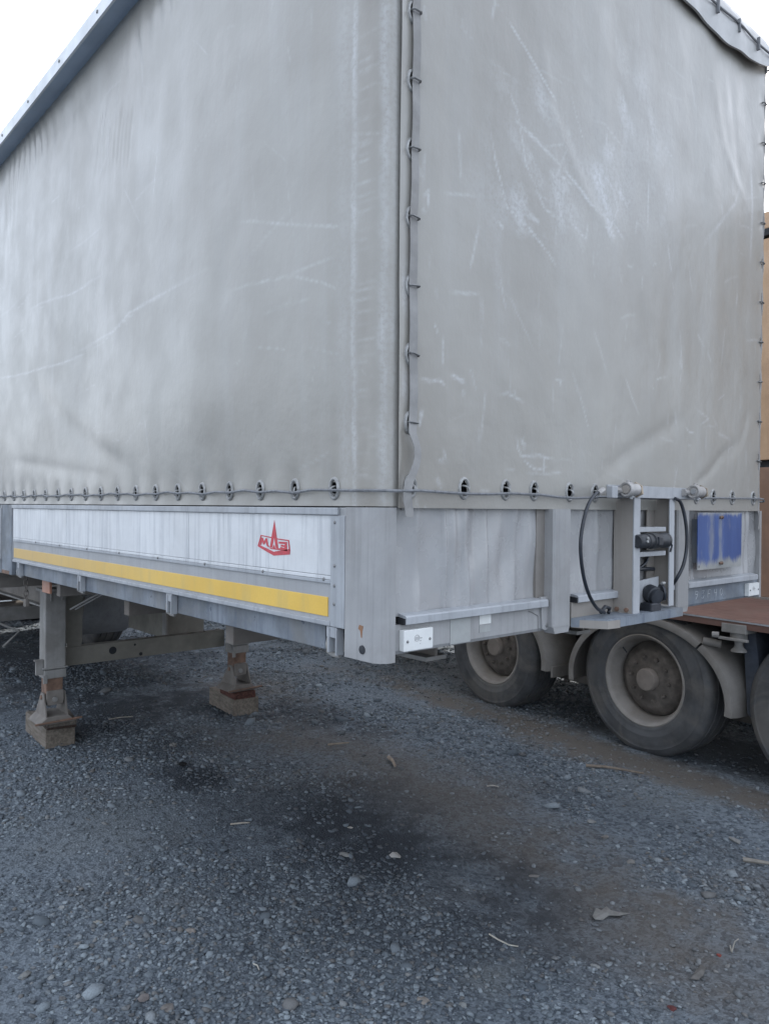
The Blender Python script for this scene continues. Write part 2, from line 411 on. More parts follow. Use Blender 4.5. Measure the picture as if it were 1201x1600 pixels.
f = n.math('MULTIPLY', f, n.ramp(n.noise(1, 5, .7, stretch=(30, 30, 6)), .70, .55, .7, 1))
c = n.mix(f, base, blue); n.bump(f, .0008)
m_blue = n.done(c, .55)
# tarpaulin
def tarp_mat(name, k=1.0):
    n = N(name)
    a = n.noise(1.3, 5, .6); b = n.noise(1, 5, .65, stretch=(9, 9, .9))
    c = n.mix(n.ramp(a, .3, .7), mul(c4(.258, .244, .218), k), mul(c4(.305, .295, .270), k))
    c = n.mix(n.ramp(b, .46, .74, 0, .16), c, mul(c4(.38, .39, .395), k))             # rubbed vertical streaks
    c = n.mix(n.ramp(n.noise(2.2, 6, .7, dist=1.0), .56, .75, 0, .35), c, mul(c4(.235, .225, .215), k))   # grime
    sp = n.ramp(n.noise(85, 3, .8), .72, .78, 0, .5); c = n.mix(sp, c, c4(.13, .13, .13))
    sc_ = n.attr('scuff'); brk = n.ramp(n.noise(70, 4, .7), .30, .62)
    c = n.mix(n.math('MULTIPLY', sc_, n.math('ADD', n.math('MULTIPLY', brk, .75), .25)), c, c4(.60, .62, .65))
    c = n.mix(n.ramp(n.attr('grime'), 0, 1), c, c4(.175, .155, .13))  # dirt, plus the weaker sky sheen low down painted as darker colour
    rr = n.ramp(n.noise(4, 5, .6), .3, .7, .30, .46)
    n.bump(n.noise(420, 2, .5), .00025, .6); n.bump(n.noise(26, 5, .65, stretch=(1, 1, .5)), .0018, .7)
    n.bump(n.noise(5, 4, .6), .006, .7)
    n.p.inputs['Coat Weight'].default_value = .35; n.p.inputs['Coat Roughness'].default_value = .3
    return n.done(c, rr, 0, .5)
m_tarp = tarp_mat('grey_tarpaulin'); m_tarp2 = tarp_mat('grey_front_tarpaulin', .98)
m_val = weathered('roof_valance_vinyl', c4(.62, .64, .66), .45, 0, .08, 5, grime=.2, grimecol=c4(.30, .29, .27))
m_hem = weathered('roof_cap_vinyl', c4(.40, .40, .395), .4, 0, .08, 5, grime=.3, grimecol=c4(.27, .26, .24))
m_sof = weathered('roof_rail_blue_grey', c4(.36, .44, .55), .4, 0, .08, 5)
for mm in (m_tarp, m_tarp2): pass

# ================================================================== SEMI-TRAILER
ZT, ZB, LEN, WID = 1.804, 1.38, 13.6, 2.5
TR = empty('semi_trailer')
tag(TR, 'grey tarpaulin-covered semi-trailer on its landing legs, red emblem on the side board', 'semi-trailer')

def px_side(l): return [(float(on(a, b, 0, 0)[1]), float(on(a, b, 0, 0)[2])) for a, b in l]
def px_front(l): return [(float(on(a, b, 1, 0)[0]), float(on(a, b, 1, 0)[2])) for a, b in l]

RC = .05                                                   # corner radius
def side_path(u):
    """u<0 wraps onto the front; u measured so that u == y on the side"""
    u = np.asarray(u, float); x = np.zeros_like(u); y = np.array(u); nx = -np.ones_like(u); ny = np.zeros_like(u)
    q = RC*math.pi/2; s0 = RC                              # arc from u=RC down to u=RC-q
    m = (u < s0) & (u >= s0-q); th = (s0-u)/RC
    x = np.where(m, RC-RC*np.cos(th), x); y = np.where(m, RC-RC*np.sin(th), y)
    nx = np.where(m, -np.cos(th), nx); ny = np.where(m, -np.sin(th), ny)
    m2 = u < s0-q; x = np.where(m2, RC+(s0-q-u), x); y = np.where(m2, 0, y); nx = np.where(m2, 0, nx); ny = np.where(m2, -1, ny)
    return x, y, nx, ny

EY = [.218+.207*k for k in range(66) if .218+.207*k < LEN-.1]; EZ = 1.857
us = np.concatenate([np.arange(-.075, 4.1, .009), np.arange(4.1, LEN+.001, .06)])
zs = np.arange(ZT, 4.05, .009)
U, Vv = np.meshgrid(us, zs, indexing='ij')
hgt = (Vv-ZT)/(4.05-ZT)
ss = lambda t: np.clip(t, 0, 1)**2*(3-2*np.clip(t, 0, 1))
edge = ss(U/.25)*ss(hgt/.20)*ss((1-hgt)/.08)
D = fbm(U*.8, Vv*.35, 40, 3)*.050*edge
D += np.exp(-((hgt-.42)/.5)**2)*.02*edge
D += fbm(U*4.0+Vv*.6, Vv*.7, 50, 2)*.006*edge*np.clip(hgt*1.6-.15, 0, 1)     # hanging folds from the roof
D += np.sin((U+fbm(U*2, Vv*1.2, 61, 2)*.15)*55)*.0026*np.clip(fbm(U*1.5, Vv*1.0, 66, 2)*3-.2, 0, 1)*np.clip((hgt-.55)*3, 0, 1)
creases = [([(75, 470), (95, 520), (118, 553), (150, 565)], .035, -.010), ([(40, 570), (65, 615), (95, 650), (130, 685), (170, 712), (215, 742)], .05, -.012),
           ([(60, 560), (110, 640), (160, 680), (205, 690)], .06, .008), ([(130, 520), (160, 560), (175, 600), (182, 640)], .05, -.006),
           ([(20, 720), (70, 728), (120, 738), (190, 745)], .03, -.006), ([(330, 420), (318, 520), (325, 620), (350, 680)], .09, .008),
           ([(400, 330), (370, 400), (355, 500)], .05, -.005), ([(430, 560), (500, 640), (545, 720)], .08, -.005),
           ([(215, 30), (225, 90), (232, 160)], .02, -.005), ([(60, 215), (68, 260), (80, 300)], .03, -.006), ([(12, 290), (16, 340), (20, 400)], .025, -.007),
           ([(105, 100), (150, 235), (135, 330)], .03, .004)]
for k in range(7):
    x0 = 152+k*9
    creases.append(([(x0+8, 165), (x0+3, 210), (x0, 262)], .012, .004 if k % 2 else -.004))
for pts, wd, am in creases:
    d, T = seg_dist(U, Vv, px_side(pts)); D += .55*am*np.exp(-(d/(wd*1.25))**2)*np.clip(np.sin(np.pi*np.clip(T*.9+.05, 0, 1))*1.6, 0, 1)
# puckers round the eyelets
for ey in EY[:20]:
    r_ = np.hypot((U-ey)/.05, (Vv-EZ)/.07); D -= .006*np.exp(-r_**2)
    D += .003*np.exp(-((U-ey-.10)/.05)**2)*np.clip((1-hgt/.05), 0, 1)*(U > .2)
SCF = np.zeros_like(U)
def scratch(S, UU, VV, pts, wd, st, seed=0):
    global D
    d, T = seg_dist(UU, VV, pts)
    tp = np.clip(np.sin(np.pi*T)*2.0, .15, 1)*(.62+.5*fbm(UU*14+seed, VV*14, 5+seed, 3))
    return np.maximum(S, st*tp*np.exp(-(d/wd)**2))
side_scr = [([(50, 485), (75, 472), (110, 460), (140, 440), (165, 427)], .007, .75), ([(0, 593), (30, 588), (57, 580), (100, 568), (140, 545)], .007, .8),
            ([(110, 553), (150, 533), (180, 520), (210, 492), (240, 475), (300, 445), (340, 424)], .008, .75), ([(118, 550), (160, 538), (200, 505), (236, 480), (290, 452)], .004, .5),
            ([(114, 550), (118, 515)], .003, .5), ([(130, 610), (150, 600)], .004, .4), ([(182, 545), (188, 515)], .004, .4), ([(78, 560), (80, 535)], .004, .5),
            ([(172, 560), (175, 590), (180, 605)], .005, .35), ([(150, 677), (165, 676), (190, 672)], .006, .4),
            ([(369, 459), (420, 444), (463, 435), (503, 416), (540, 401)], .005, .6), ([(463, 433), (513, 444), (540, 455)], .004, .6), ([(412, 545), (440, 546), (460, 549)], .003, .6),
            ([(487, 544), (515, 550), (545, 557)], .003, .5), ([(380, 352), (410, 350), (470, 355), (520, 357), (556, 357)], .005, .7), ([(515, 506), (535, 507)], .003, .5),
            ([(560, 212), (580, 210), (600, 208)], .004, .8), ([(568, 577), (575, 586), (585, 588)], .002, .7), ([(0, 500), (20, 488), (60, 440)], .01, .3),
            ([(215, 35), (225, 80), (230, 150)], .006, .45), ([(175, 180), (170, 240), (150, 290)], .006, .4), ([(95, 400), (140, 370), (165, 350)], .006, .35)]
for i, (pts, wd, st) in enumerate(side_scr): SCF = scratch(SCF, U, Vv, px_side(pts), wd*.75, st*.62, i)
rs = random.Random(5)
for i in range(70):
    a, b = rs.uniform(.1, 3.9), rs.uniform(1.9, 3.9); L = rs.uniform(.05, .35); an = rs.choice([rs.uniform(1.2, 1.9), rs.uniform(-.5, .9)])
    m = (np.abs(U-a) < .5) & (np.abs(Vv-b) < .5)
    sub = scratch(np.zeros(m.sum()), U[m], Vv[m], [(a-L/2*math.cos(an), b-L/2*math.sin(an)), (a, b+rs.uniform(-.01, .01)), (a+L/2*math.cos(an), b+L/2*math.sin(an))], rs.uniform(.002, .005), rs.uniform(.1, .38), i)
    SCF[m] = np.maximum(SCF[m], sub)
# worn lines where the tarp rubs on the corner post edges
for uc, wd, st in ((.118, .011, .46), (.012, .012, .42), (.16, .03, .16), (-.02, .02, .22)):
    jag = (vnoise(U*3, Vv*22, 77)*.012)
    SCF = np.maximum(SCF, st*np.exp(-((U-uc-jag)/wd)**2)*(.45+.9*np.abs(fbm(U*8, Vv*6, 80, 3)+.2)))
fr = np.clip(1-np.abs(U-.07)/.09, 0, 1); SCF = np.maximum(SCF, fr*np.clip(vnoise(U*12, Vv*160, 88)*1.6-.25, 0, 1)*.55)
GR = np.clip(fbm(U*1.3, Vv*1.1, 90, 4)*.8+.12, 0, 1)*.42 + np.clip(1-hgt/.3, 0, 1)*.12 + np.exp(-((U-.065)/.055)**2)*(.34+.5*fbm(U*9, Vv*3, 97, 4))  # dirt noise and corner dirt; height term paints weaker sky reflection low down
pxs, pys, nxs, nys = side_path(U)
P = np.stack([pxs+nxs*(D+.004), pys+nys*(D+.004), Vv], -1)
keep = np.ones((len(us)-1, len(zs)-1), bool)
uc = (U[:-1, :-1]+U[1:, 1:])/2; vc = (Vv[:-1, :-1]+Vv[1:, 1:])/2
for ey in EY[:20]: keep &= ~(((uc-ey)/.0155)**2+((vc-EZ)/.023)**2 < 1)
st_ = grid_mesh('side_tarpaulin', P, keep, m_tarp, TR, {'scuff': SCF, 'grime': GR})
B().box(.03, .05, .13, LEN-.05, ZT-.01, 4.03).build('dark_backing', m_dark, TR)  # dark sheet added behind the eyelet holes; unlit inside put into its colour
Dside = D
def side_disp(ey):
    i = int(np.argmin(abs(us-ey))); j = int(np.argmin(abs(zs-EZ))); return float(Dside[max(0, i-3):i+4, max(0, j-3):j+4].max())+.004

# eyelets: an oval ring (sub-part), a wire loop that stands out of it, and the cord through the loops
def eyelet_mesh():
    b = B(); nseg = 24; prof = [(.0145, -.002), (.016, .003), (.0195, .0052), (.0235, .0042), (.0265, -.001)]
    rings = []
    for k in range(nseg):
        a = 2*math.pi*k/nseg
        rings.append([b.bm.verts.new((math.cos(a)*r_, -h_, math.sin(a)*(r_+.0095))) for r_, h_ in prof])
    for k in range(nseg):
        p, q = rings[k], rings[(k+1) % nseg]
        for j in range(len(prof)-1): b.bm.faces.new((p[j], p[j+1], q[j+1], q[j]))
    bmesh.ops.recalc_face_normals(b.bm, faces=b.bm.faces)
    for f_ in b.bm.faces:
        pass
    return b
def loop_mesh(along=True):
    # half ring standing out of the eyelet (faces local -y)
    pts = [(0, .02*math.cos(t)*1.0-.002-.018*max(0, math.sin(t)), .012*math.cos(t)) for t in np.linspace(0, math.pi, 9)]
    pts = [(0, -.020*math.sin(t)+.004, .013*math.cos(t)) for t in np.linspace(-.4, math.pi+.4, 11)]
    return B().tube(pts, .003, 6)
ey0 = eyelet_mesh().build('eyelet', m_eye, st_, sm=True); lp0 = loop_mesh().build('wire_loop', m_eye, st_, sm=True)
first = True
for k, ey in enumerate(EY[:20]):
    dx = -side_disp(ey)
    a = ey0 if first else dup(ey0, st_); l = lp0 if first else dup(lp0, st_)
    a.location = (dx, ey, EZ); a.rotation_euler = (0, 0, -math.pi/2)
    l.location = (dx, ey-.004, EZ-.006); l.rotation_euler = (rs.uniform(-.3, .3)*0, 0, -math.pi/2+rs.uniform(-.7, .7))
    first = False

# --- front tarpaulin
FX0, FX1 = .044, 2.452
fx = np.arange(FX0, FX1+.004, .008); fz = np.arange(ZT-.004, 4.0, .008)
U, Vv = np.meshgrid(fx, fz, indexing='ij'); hgt = (Vv-ZT)/(4.05-ZT)
edge = ss((U-FX0)/.25)*ss((FX1-U)/.25)*ss(hgt/.20)
D = fbm(U*1.1, Vv*.5, 140, 3)*.022*edge + fbm(U*3.5, Vv*.9, 150, 3)*.006*edge
D += fbm(U*9, Vv*7, 155, 3)*.0016*edge
D += .010*edge*np.exp(-((U-1.25)/.9)**2)
fcre = [([(930, 745), (985, 700), (1030, 672), (1060, 655)], .03, -.006), ([(1130, 700), (1100, 740), (1080, 757)], .02, -.005), ([(1165, 640), (1150, 690), (1120, 720)], .03, -.005),
        ([(700, 560), (708, 620), (705, 680)], .03, -.005), ([(760, 560), (800, 620), (820, 690)], .03, .004), ([(830, 30), (850, 180), (900, 300), (960, 400)], .02, .003),
        ([(1130, 110), (1140, 200), (1150, 300)], .03, -.005), ([(1100, 100), (1120, 230), (1165, 330)], .03, .005), ([(920, 10), (930, 200), (940, 420)], .05, .004),
        ([(1025, 350), (1040, 450), (1035, 560)], .05, -.004), ([(690, 60), (695, 200), (700, 330)], .03, -.003)]
for pts, wd, am in fcre:
    d, T = seg_dist(U, Vv, px_front(pts)); D += .55*am*np.exp(-(d/(wd*1.25))**2)*np.clip(np.sin(np.pi*np.clip(T*.9+.05, 0, 1))*1.6, 0, 1)
# free left edge flutters a little, right edge is pulled in by the lacing
D += .004+.006*np.exp(-((U-FX0)/.03)**2)*(.6+1.5*fbm(U*0+1, Vv*2.2, 170, 2))
LZ = [1.850+.195*k for k in range(1, 12)]
for z_ in LZ: D -= .005*np.exp(-((U-.092)/.03)**2-((Vv-z_)/.04)**2); D -= .004*np.exp(-((U-2.43)/.03)**2-((Vv-z_)/.04)**2)
SCF = np.zeros_like(U)
fscr = [([(783, 32), (805, 70), (845, 146), (859, 168)], .004, .8), ([(783, 179), (821, 217), (880, 282), (913, 325), (951, 358), (978, 400)], .007, .8),
        ([(756, 184), (767, 255), (783, 325), (815, 358), (848, 400), (862, 425)], .004, .75), ([(778, 125), (800, 180), (812, 260), (840, 330), (905, 380)], .005, .55),
        ([(855, 170), (872, 240), (860, 275), (890, 300)], .006, .6), ([(1000, 232), (1001, 300), (1000, 380)], .003, .7), ([(1010, 262), (965, 240), (930, 200), (905, 190)], .004, .4),
        ([(930, 270), (945, 300), (955, 330), (940, 362), (925, 350)], .007, .65), ([(870, 340), (900, 372), (905, 378), (907, 350)], .005, .7), ([(783, 320), (800, 330), (830, 350), (800, 318)], .009, .6),
        ([(965, 285), (975, 310), (965, 335)], .007, .5), ([(985, 345), (982, 370)], .008, .55), ([(768, 345), (780, 362)], .006, .6), ([(820, 300), (850, 320), (862, 300)], .008, .4),
        ([(697, 586), (708, 592), (719, 599)], .006, 1.0), ([(716, 610), (718, 620)], .006, .6), ([(800, 682), (802, 700), (808, 713), (835, 712), (866, 720)], .004, .9),
        ([(810, 717), (822, 728), (832, 735), (850, 729)], .003, .8), ([(815, 738), (850, 740), (872, 739)], .003, .8), ([(806, 684), (812, 700), (812, 690)], .006, .7),
        ([(772, 617), (785, 615), (800, 625), (812, 629)], .004, .85), ([(672, 505), (679, 527)], .003, .8), ([(650, 592), (665, 597), (680, 595), (690, 606)], .004, .8),
        ([(782, 735), (798, 735)], .003, .7), ([(1063, 666), (1070, 676), (1078, 677)], .003, .7), ([(1090, 667), (1113, 666), (1105, 648)], .003, .7), ([(1080, 640), (1100, 655), (1085, 665)], .004, .5),
        ([(1115, 625), (1126, 617)], .003, .6), ([(1168, 250), (1170, 320), (1169, 360), (1166, 420)], .010, .55), ([(1150, 290), (1140, 320), (1100, 370), (1090, 385)], .010, .4),
        ([(865, 594), (868, 605)], .004, .6), ([(858, 594), (875, 595)], .003, .5), ([(655, 640), (650, 665), (652, 640)], .004, .7), ([(1035, 645), (1036, 665)], .006, .4), ([(1046, 640), (1050, 665)], .006, .4),
        ([(685, 700), (690, 715), (680, 720), (695, 722)], .005, .6), ([(675, 745), (685, 765)], .008, .6), ([(742, 766), (760, 766)], .004, .7), ([(657, 240), (655, 290)], .004, .7), ([(656, 10), (660, 40)], .005, .6),
        ([(1080, 520), (1094, 548)], .004, .4), ([(655, 310), (664, 300), (662, 330)], .003, .7), ([(760, 440), (790, 470), (830, 560)], .004, .3)]
for i, (pts, wd, st) in enumerate(fscr): SCF = scratch(SCF, U, Vv, px_front(pts), wd, st, 30+i)
for i in range(150):
    a, b = rs.uniform(.15, 2.4), rs.uniform(1.9, 3.9); L = rs.uniform(.02, .2); an = rs.choice([rs.uniform(1.3, 2.3), rs.uniform(-.4, .4), rs.uniform(1.4, 1.7)])
    m = (np.abs(U-a) < .3) & (np.abs(Vv-b) < .3)
    sub = scratch(np.zeros(m.sum()), U[m], Vv[m], [(a-L/2*math.cos(an), b-L/2*math.sin(an)), (a, b+rs.uniform(-.008, .008)), (a+L/2*math.cos(an), b+L/2*math.sin(an))], rs.uniform(.002, .006), rs.uniform(.12, .5), i)
    SCF[m] = np.maximum(SCF[m], sub)
(bx, bz), (bx2, bz2) = px_front([(845, 290), (965, 290)])
for cx, cz, rx, rz_ in ((bx, bz, .26, .33), (bx2, bz2, .30, .40)):
    q = np.exp(-(((U-cx)/rx)**2+((Vv-cz)/rz_)**2)); ff = np.clip(fbm(U*9+Vv*5, Vv*5-U*3, 200, 5)*1.5, 0, 1)
    SCF = np.maximum(SCF, q*ff*.85); SCF = np.maximum(SCF, q*.2*(.6+fbm(U*3, Vv*2, 220, 3)))
SCF = np.maximum(SCF, np.exp(-((U-.15)/.035)**2)*np.clip(fbm(U*20, Vv*9, 210, 4)*2.0-.55, 0, 1))
SCF = np.maximum(SCF, np.exp(-((U-.065)/.02)**2)*np.clip(fbm(U*14, Vv*7, 215, 3)*1.2, 0, 1)*.8)
GR = np.clip(fbm(U*1.3, Vv*1.1, 190, 4)*.8+.1, 0, 1)*.40+np.clip(1-hgt/.3, 0, 1)*.14+np.exp(-((U-.4)/.3)**2)*.10  # dirt noise; height term paints the dimmer sky reflection near the bottom
FE = [.094, .320, .517, .665, .867, 1.025, 1.60, 1.80, 1.957, 2.145, 2.372]
keep = np.ones((len(fx)-1, len(fz)-1), bool)
uc = (U[:-1, :-1]+U[1:, 1:])/2; vc = (Vv[:-1, :-1]+Vv[1:, 1:])/2
for ex in FE: keep &= ~(((uc-ex)/.0155)**2+((vc-1.862)/.023)**2 < 1)
for z_ in LZ:
    keep &= ~(((uc-.091)/.0150)**2+((vc-z_)/.023)**2 < 1)
# wavy right edge between the lacing points
xe = 2.452-.028*np.clip((3.4-vc)/1.5, 0, 1)+.009*np.abs(np.sin((vc-1.85)/.195*math.pi))
keep &= (uc < xe)
Dfront = D
ft = grid_mesh('front_tarpaulin', np.stack([U, -(D+.010), Vv], -1), keep, m_tarp2, TR, {'scuff': SCF, 'grime': GR})
B().box(.13, 2.40, .03, .05, ZT-.01, 4.03).build('headboard_backing', m_dark, TR)  # dark backing seen through the front eyelets, interior shade put into its colour
B().box(.085, .13, .010, .05, ZT-.01, 4.0).build('corner_stanchion', m_fr, TR)
def fdisp(x_, z_):
    i = int(np.argmin(abs(fx-x_))); j = int(np.argmin(abs(fz-z_))); return float(Dfront[max(0, i-3):i+4, max(0, j-3):j+4].max())+.010
ef = dup(ey0, ft, (0, 0, 0), (0, 0, 0)); lf = dup(lp0, ft, (0, 0, 0), (0, 0, 0)); first = True
for ex in FE:
    a = ef if first else dup(ef, ft); l = lf if first else dup(lf, ft); first = False
    y_ = -fdisp(ex, 1.862)
    a.location = (ex, y_, 1.862); a.rotation_euler = (0, 0, 0)
    l.location = (ex, y_, 1.857); l.rotation_euler = (0, 0, rs.uniform(-.6, .6))
for z_ in LZ:
    a = dup(ef, ft, (.091, -fdisp(.091, z_), z_)); a.scale = (.9, 1, .95)
# staples that hold the strap down
stp = B().tube([(-.017, .012, 0), (-.017, -.012, 0), (-.013, -.016, 0), (.013, -.016, -.001), (.017, -.012, -.001), (.017, .012, -.001)], .0032, 6)
s0 = stp.build('staple', m_staple, TR, sm=True); s0.location = (.095, -fdisp(.099, LZ[0])-.001, LZ[0])
for z_ in LZ[1:]: dup(s0, TR, (.095+rs.uniform(-.002, .002), -fdisp(.1, min(z_, 3.95))-.001, z_), (0, rs.uniform(-.1, .1), rs.uniform(-.1, .1)))
for z_ in LZ:
    dup(s0, TR, (2.452-.02*max(0, min(1, (3.2-z_)/1.3)), -.004, z_), (0, rs.uniform(-.15, .15), .1))
# webbing straps
def ribbon(pts, wd, th, name, m, parent):
    b = B(); rows = []
    for i, (x_, y_, z_, tw) in enumerate(pts):
        dx, dy = wd/2*math.cos(tw), wd/2*math.sin(tw)
        rows.append([b.bm.verts.new((x_-dx, y_-dy, z_)), b.bm.verts.new((x_+dx, y_+dy, z_)), b.bm.verts.new((x_+dx+th*math.sin(tw), y_+dy+th*math.cos(tw), z_)), b.bm.verts.new((x_-dx+th*math.sin(tw), y_-dy+th*math.cos(tw), z_))])
    for p_, q_ in zip(rows, rows[1:]):
        for k in range(4): b.bm.faces.new((p_[k], p_[(k+1) % 4], q_[(k+1) % 4], q_[k]))
    b.bm.faces.new(rows[0]); b.bm.faces.new(rows[-1][::-1]); bmesh.ops.recalc_face_normals(b.bm, faces=b.bm.faces)
    return b.build(name, m, parent, sm=True)
pts = []
for z_ in np.arange(4.0, 2.055, -.02): pts.append((float(on(645.2+2.2*max(0, (z_-2.6)/1.4), 700, 1, -.026)[0])+.0015*math.sin(z_*7), -fdisp(.095, min(z_, 3.95))-.009+.001*math.cos((z_-1.85)/.195*2*math.pi), z_, .05*math.sin(z_*5)))
low = [(645, 676), (648, 688), (651, 700), (651, 712), (649, 724), (644, 738), (638.5, 752), (635.5, 767), (636, 780), (639, 794), (641, 808)]
for i, (a, b_) in enumerate(low):
    q = on(a, b_, 1, -.035); pts.append((q[0], -.035-.006*math.sin(i/9*3.1), q[2], .12*math.sin(i*.6)))
ribbon(pts, .029, .0025, 'lacing_strap', m_strap, TR)
pts = [(2.462-.022*max(0, min(1, (3.2-z_)/1.3))+.005*math.cos((z_-1.85)/.195*2*math.pi), -.012, z_, 0) for z_ in np.arange(3.95, 1.80, -.02)]
pts += [(2.425, -.022, 1.78, .2), (2.43, -.022, 1.75, .1), (2.428, -.02, 1.71, 0)]
ribbon(pts, .016, .002, 'lacing_strap', m_strap, TR)

# right-hand corner sheet (wraps round from the far side)
cb = B()
zz = np.arange(ZT-.004, 4.05, .05)
prof = [(2.425, .004), (2.45, -.002), (2.475, -.003), (2.49, .003), (2.5, .018), (2.502, .05), (2.502, .5), (2.502, LEN)]
rows = [[cb.bm.verts.new((a+.003*math.sin(z_*9+a*20) if a < 2.5 else a, b_, z_)) for a, b_ in prof] for z_ in zz]
for p_, q_ in zip(rows, rows[1:]):
    for k in range(len(prof)-1): cb.bm.faces.new((p_[k], p_[k+1], q_[k+1], q_[k]))
cs = cb.build('far_side_tarpaulin', m_tarp, TR, sm=True)
# rear closing, roof
B().box(.02, 2.48, LEN-.02, LEN, ZT, 4.03).build('rear_door', m_fr, TR)
B().box(-.02, 2.51, .0, LEN, 4.055, 4.118, .01).build('roof_tarpaulin', m_val, TR)
# side roof rail with its underside and vinyl valance
B().prism([(-.0, 4.045), (-.086, 4.030), (-.086, 4.048), (0, 4.06)], .02, LEN, 'y').build('roof_rail', m_sof, TR)
n_ = B().prism([(-.088, 4.028), (-.098, 4.030), (-.094, 4.105), (-.05, 4.128), (-.03, 4.12), (-.085, 4.10)], -.01, LEN, 'y').build('roof_valance', m_val, TR, sm=True)
rv = B().lathe([(0, 0), (0, .009), (.004, .007), (.006, 0)], (0, 0, 0), (-1, 0, 0), 10).build('rivet', m_staple, n_); rv.location = (-.0975, .35, 4.075)
for k in range(1, 24): dup(rv, n_, (-.0965, .35+.52*k, 4.07))
# cap hem over the front, wavy lower edge, cord and buckles
hb = B(); rows = []
for x_ in np.arange(-.03, 2.531, .02):
    sag = .235+.02*math.sin(x_*3.1+.6)-.11*max(0, (x_-1.9)/.6)**1.5+.003*math.sin(x_*17)
    off = -.050-.004*math.sin(x_*13)-.002*math.sin(x_*31)
    zt_ = 4.118-.02*max(0, (x_-2.45)/.08)
    rows.append([hb.bm.verts.new((x_, y_, z_)) for y_, z_ in ((.04, zt_+.002), (-.012, zt_-.004), (-.026, zt_-.03), (off-.004, 4.02), (off-.002, 4.0), (off-.006, 3.98), (off-.006, (3.98+4.118-sag)/2), (off-.006, 4.118-sag), (off+.004, 4.118-sag+.001), (off+.006, 3.98), (-.012, 4.05))])
for p_, q_ in zip(rows, rows[1:]):
    for k in range(len(p_)-1): hb.bm.faces.new((p_[k], q_[k], q_[k+1], p_[k+1]))
bmesh.ops.recalc_face_normals(hb.bm, faces=hb.bm.faces)
hem = hb.build('roof_cap_hem', m_hem, TR, sm=True)
B().tube([(x_, -.060-.003*math.sin(x_*16), 3.996+.004*math.sin(x_*7)+.012*(x_-1.8)) for x_ in np.arange(-.02, 2.52, .04)]+[(2.53, .0, 4.0), (2.53, .1, 3.99)], .005, 6).build('hem_cord', m_cord, hem, sm=True)
bk = B().box(-.005, .005, -.008, .006, -.030, .030, .002).build('buckle', m_cord, hem); bk.location = (.21, -.062, 3.985)
for k in range(1, 12): dup(bk, hem, (.21+.205*k, -.062, 3.987+.0125*(.205*k-1.6)))
# hem on the far corner hanging side
B().prism([(.0, 4.11), (.6, 4.11), (13.5, 4.11), (13.5, 3.95), (.6, 3.94), (.12, 3.93), (.0, 3.98)], 2.508, 2.516, 'x').build('far_roof_valance', m_val, TR)

# tie cord along the eyelets
pts = [(-side_disp(y_)-.020, y_, 1.850+.003*math.sin(y_*11)+(.004 if k % 2 else -.002)) for k, y_ in enumerate(np.arange(8.2, .2, -.1))]
pts += [(-.024, .1, 1.849), (-.018, .03, 1.849), (.0, -.015, 1.848), (.05, -.034, 1.848), (.094, -.050, 1.850), (.22, -.036, 1.847), (.32, -.034, 1.845), (.42, -.036, 1.846), (.517, -.036, 1.850), (.6, -.036, 1.849), (.665, -.036, 1.849),
        (.77, -.036, 1.842), (.867, -.036, 1.840), (.95, -.038, 1.843), (1.025, -.04, 1.847), (1.3, -.03, 1.846), (1.6, -.03, 1.848), (1.957, -.034, 1.857), (2.145, -.034, 1.858), (2.3, -.034, 1.860), (2.372, -.04, 1.861), (2.45, -.03, 1.858), (2.51, -.01, 1.848), (2.52, .1, 1.84)]
B().tube(pts, .0048, 6).build('tie_cord', m_cord, TR, sm=True)

# --- corner posts
def post_profile(x0, sgn):
    r_ = .045; p = [(-.013, .146)]
    for k in range(9):
        t_ = k/8*math.pi/2; p.append((-.013+r_-r_*math.cos(t_), -.013+r_-r_*math.sin(t_)))
    p += [(.044, -.013), (.044, .02), (.02, .02), (.02, .146)]
    return [(x0+sgn*a, b_) for a, b_ in p]
cp = B().prism(post_profile(0, 1), 1.362, ZT-.003).build('corner_post', m_fr, TR, sm=True)
B().lathe([(0, 0), (0, .013), (.003, .0125), (.004, .0)], (-.0128, .064, 1.394), (-1, 0, 0), 20).build('rubber_plug', m_rub, cp)
B().prism([(.060, 1.462), (.078, 1.464), (.083, 1.452), (.074, 1.447), (.070, 1.428), (.066, 1.428), (.064, 1.447)], -.0137, -.0130, 'x').build('rust_stain', weathered('rust_bloom', c4(.26, .14, .08), .8), cp)
B().prism(post_profile(2.5, -1), 1.375, ZT-.003).build('corner_post', m_fr, TR, sm=True)
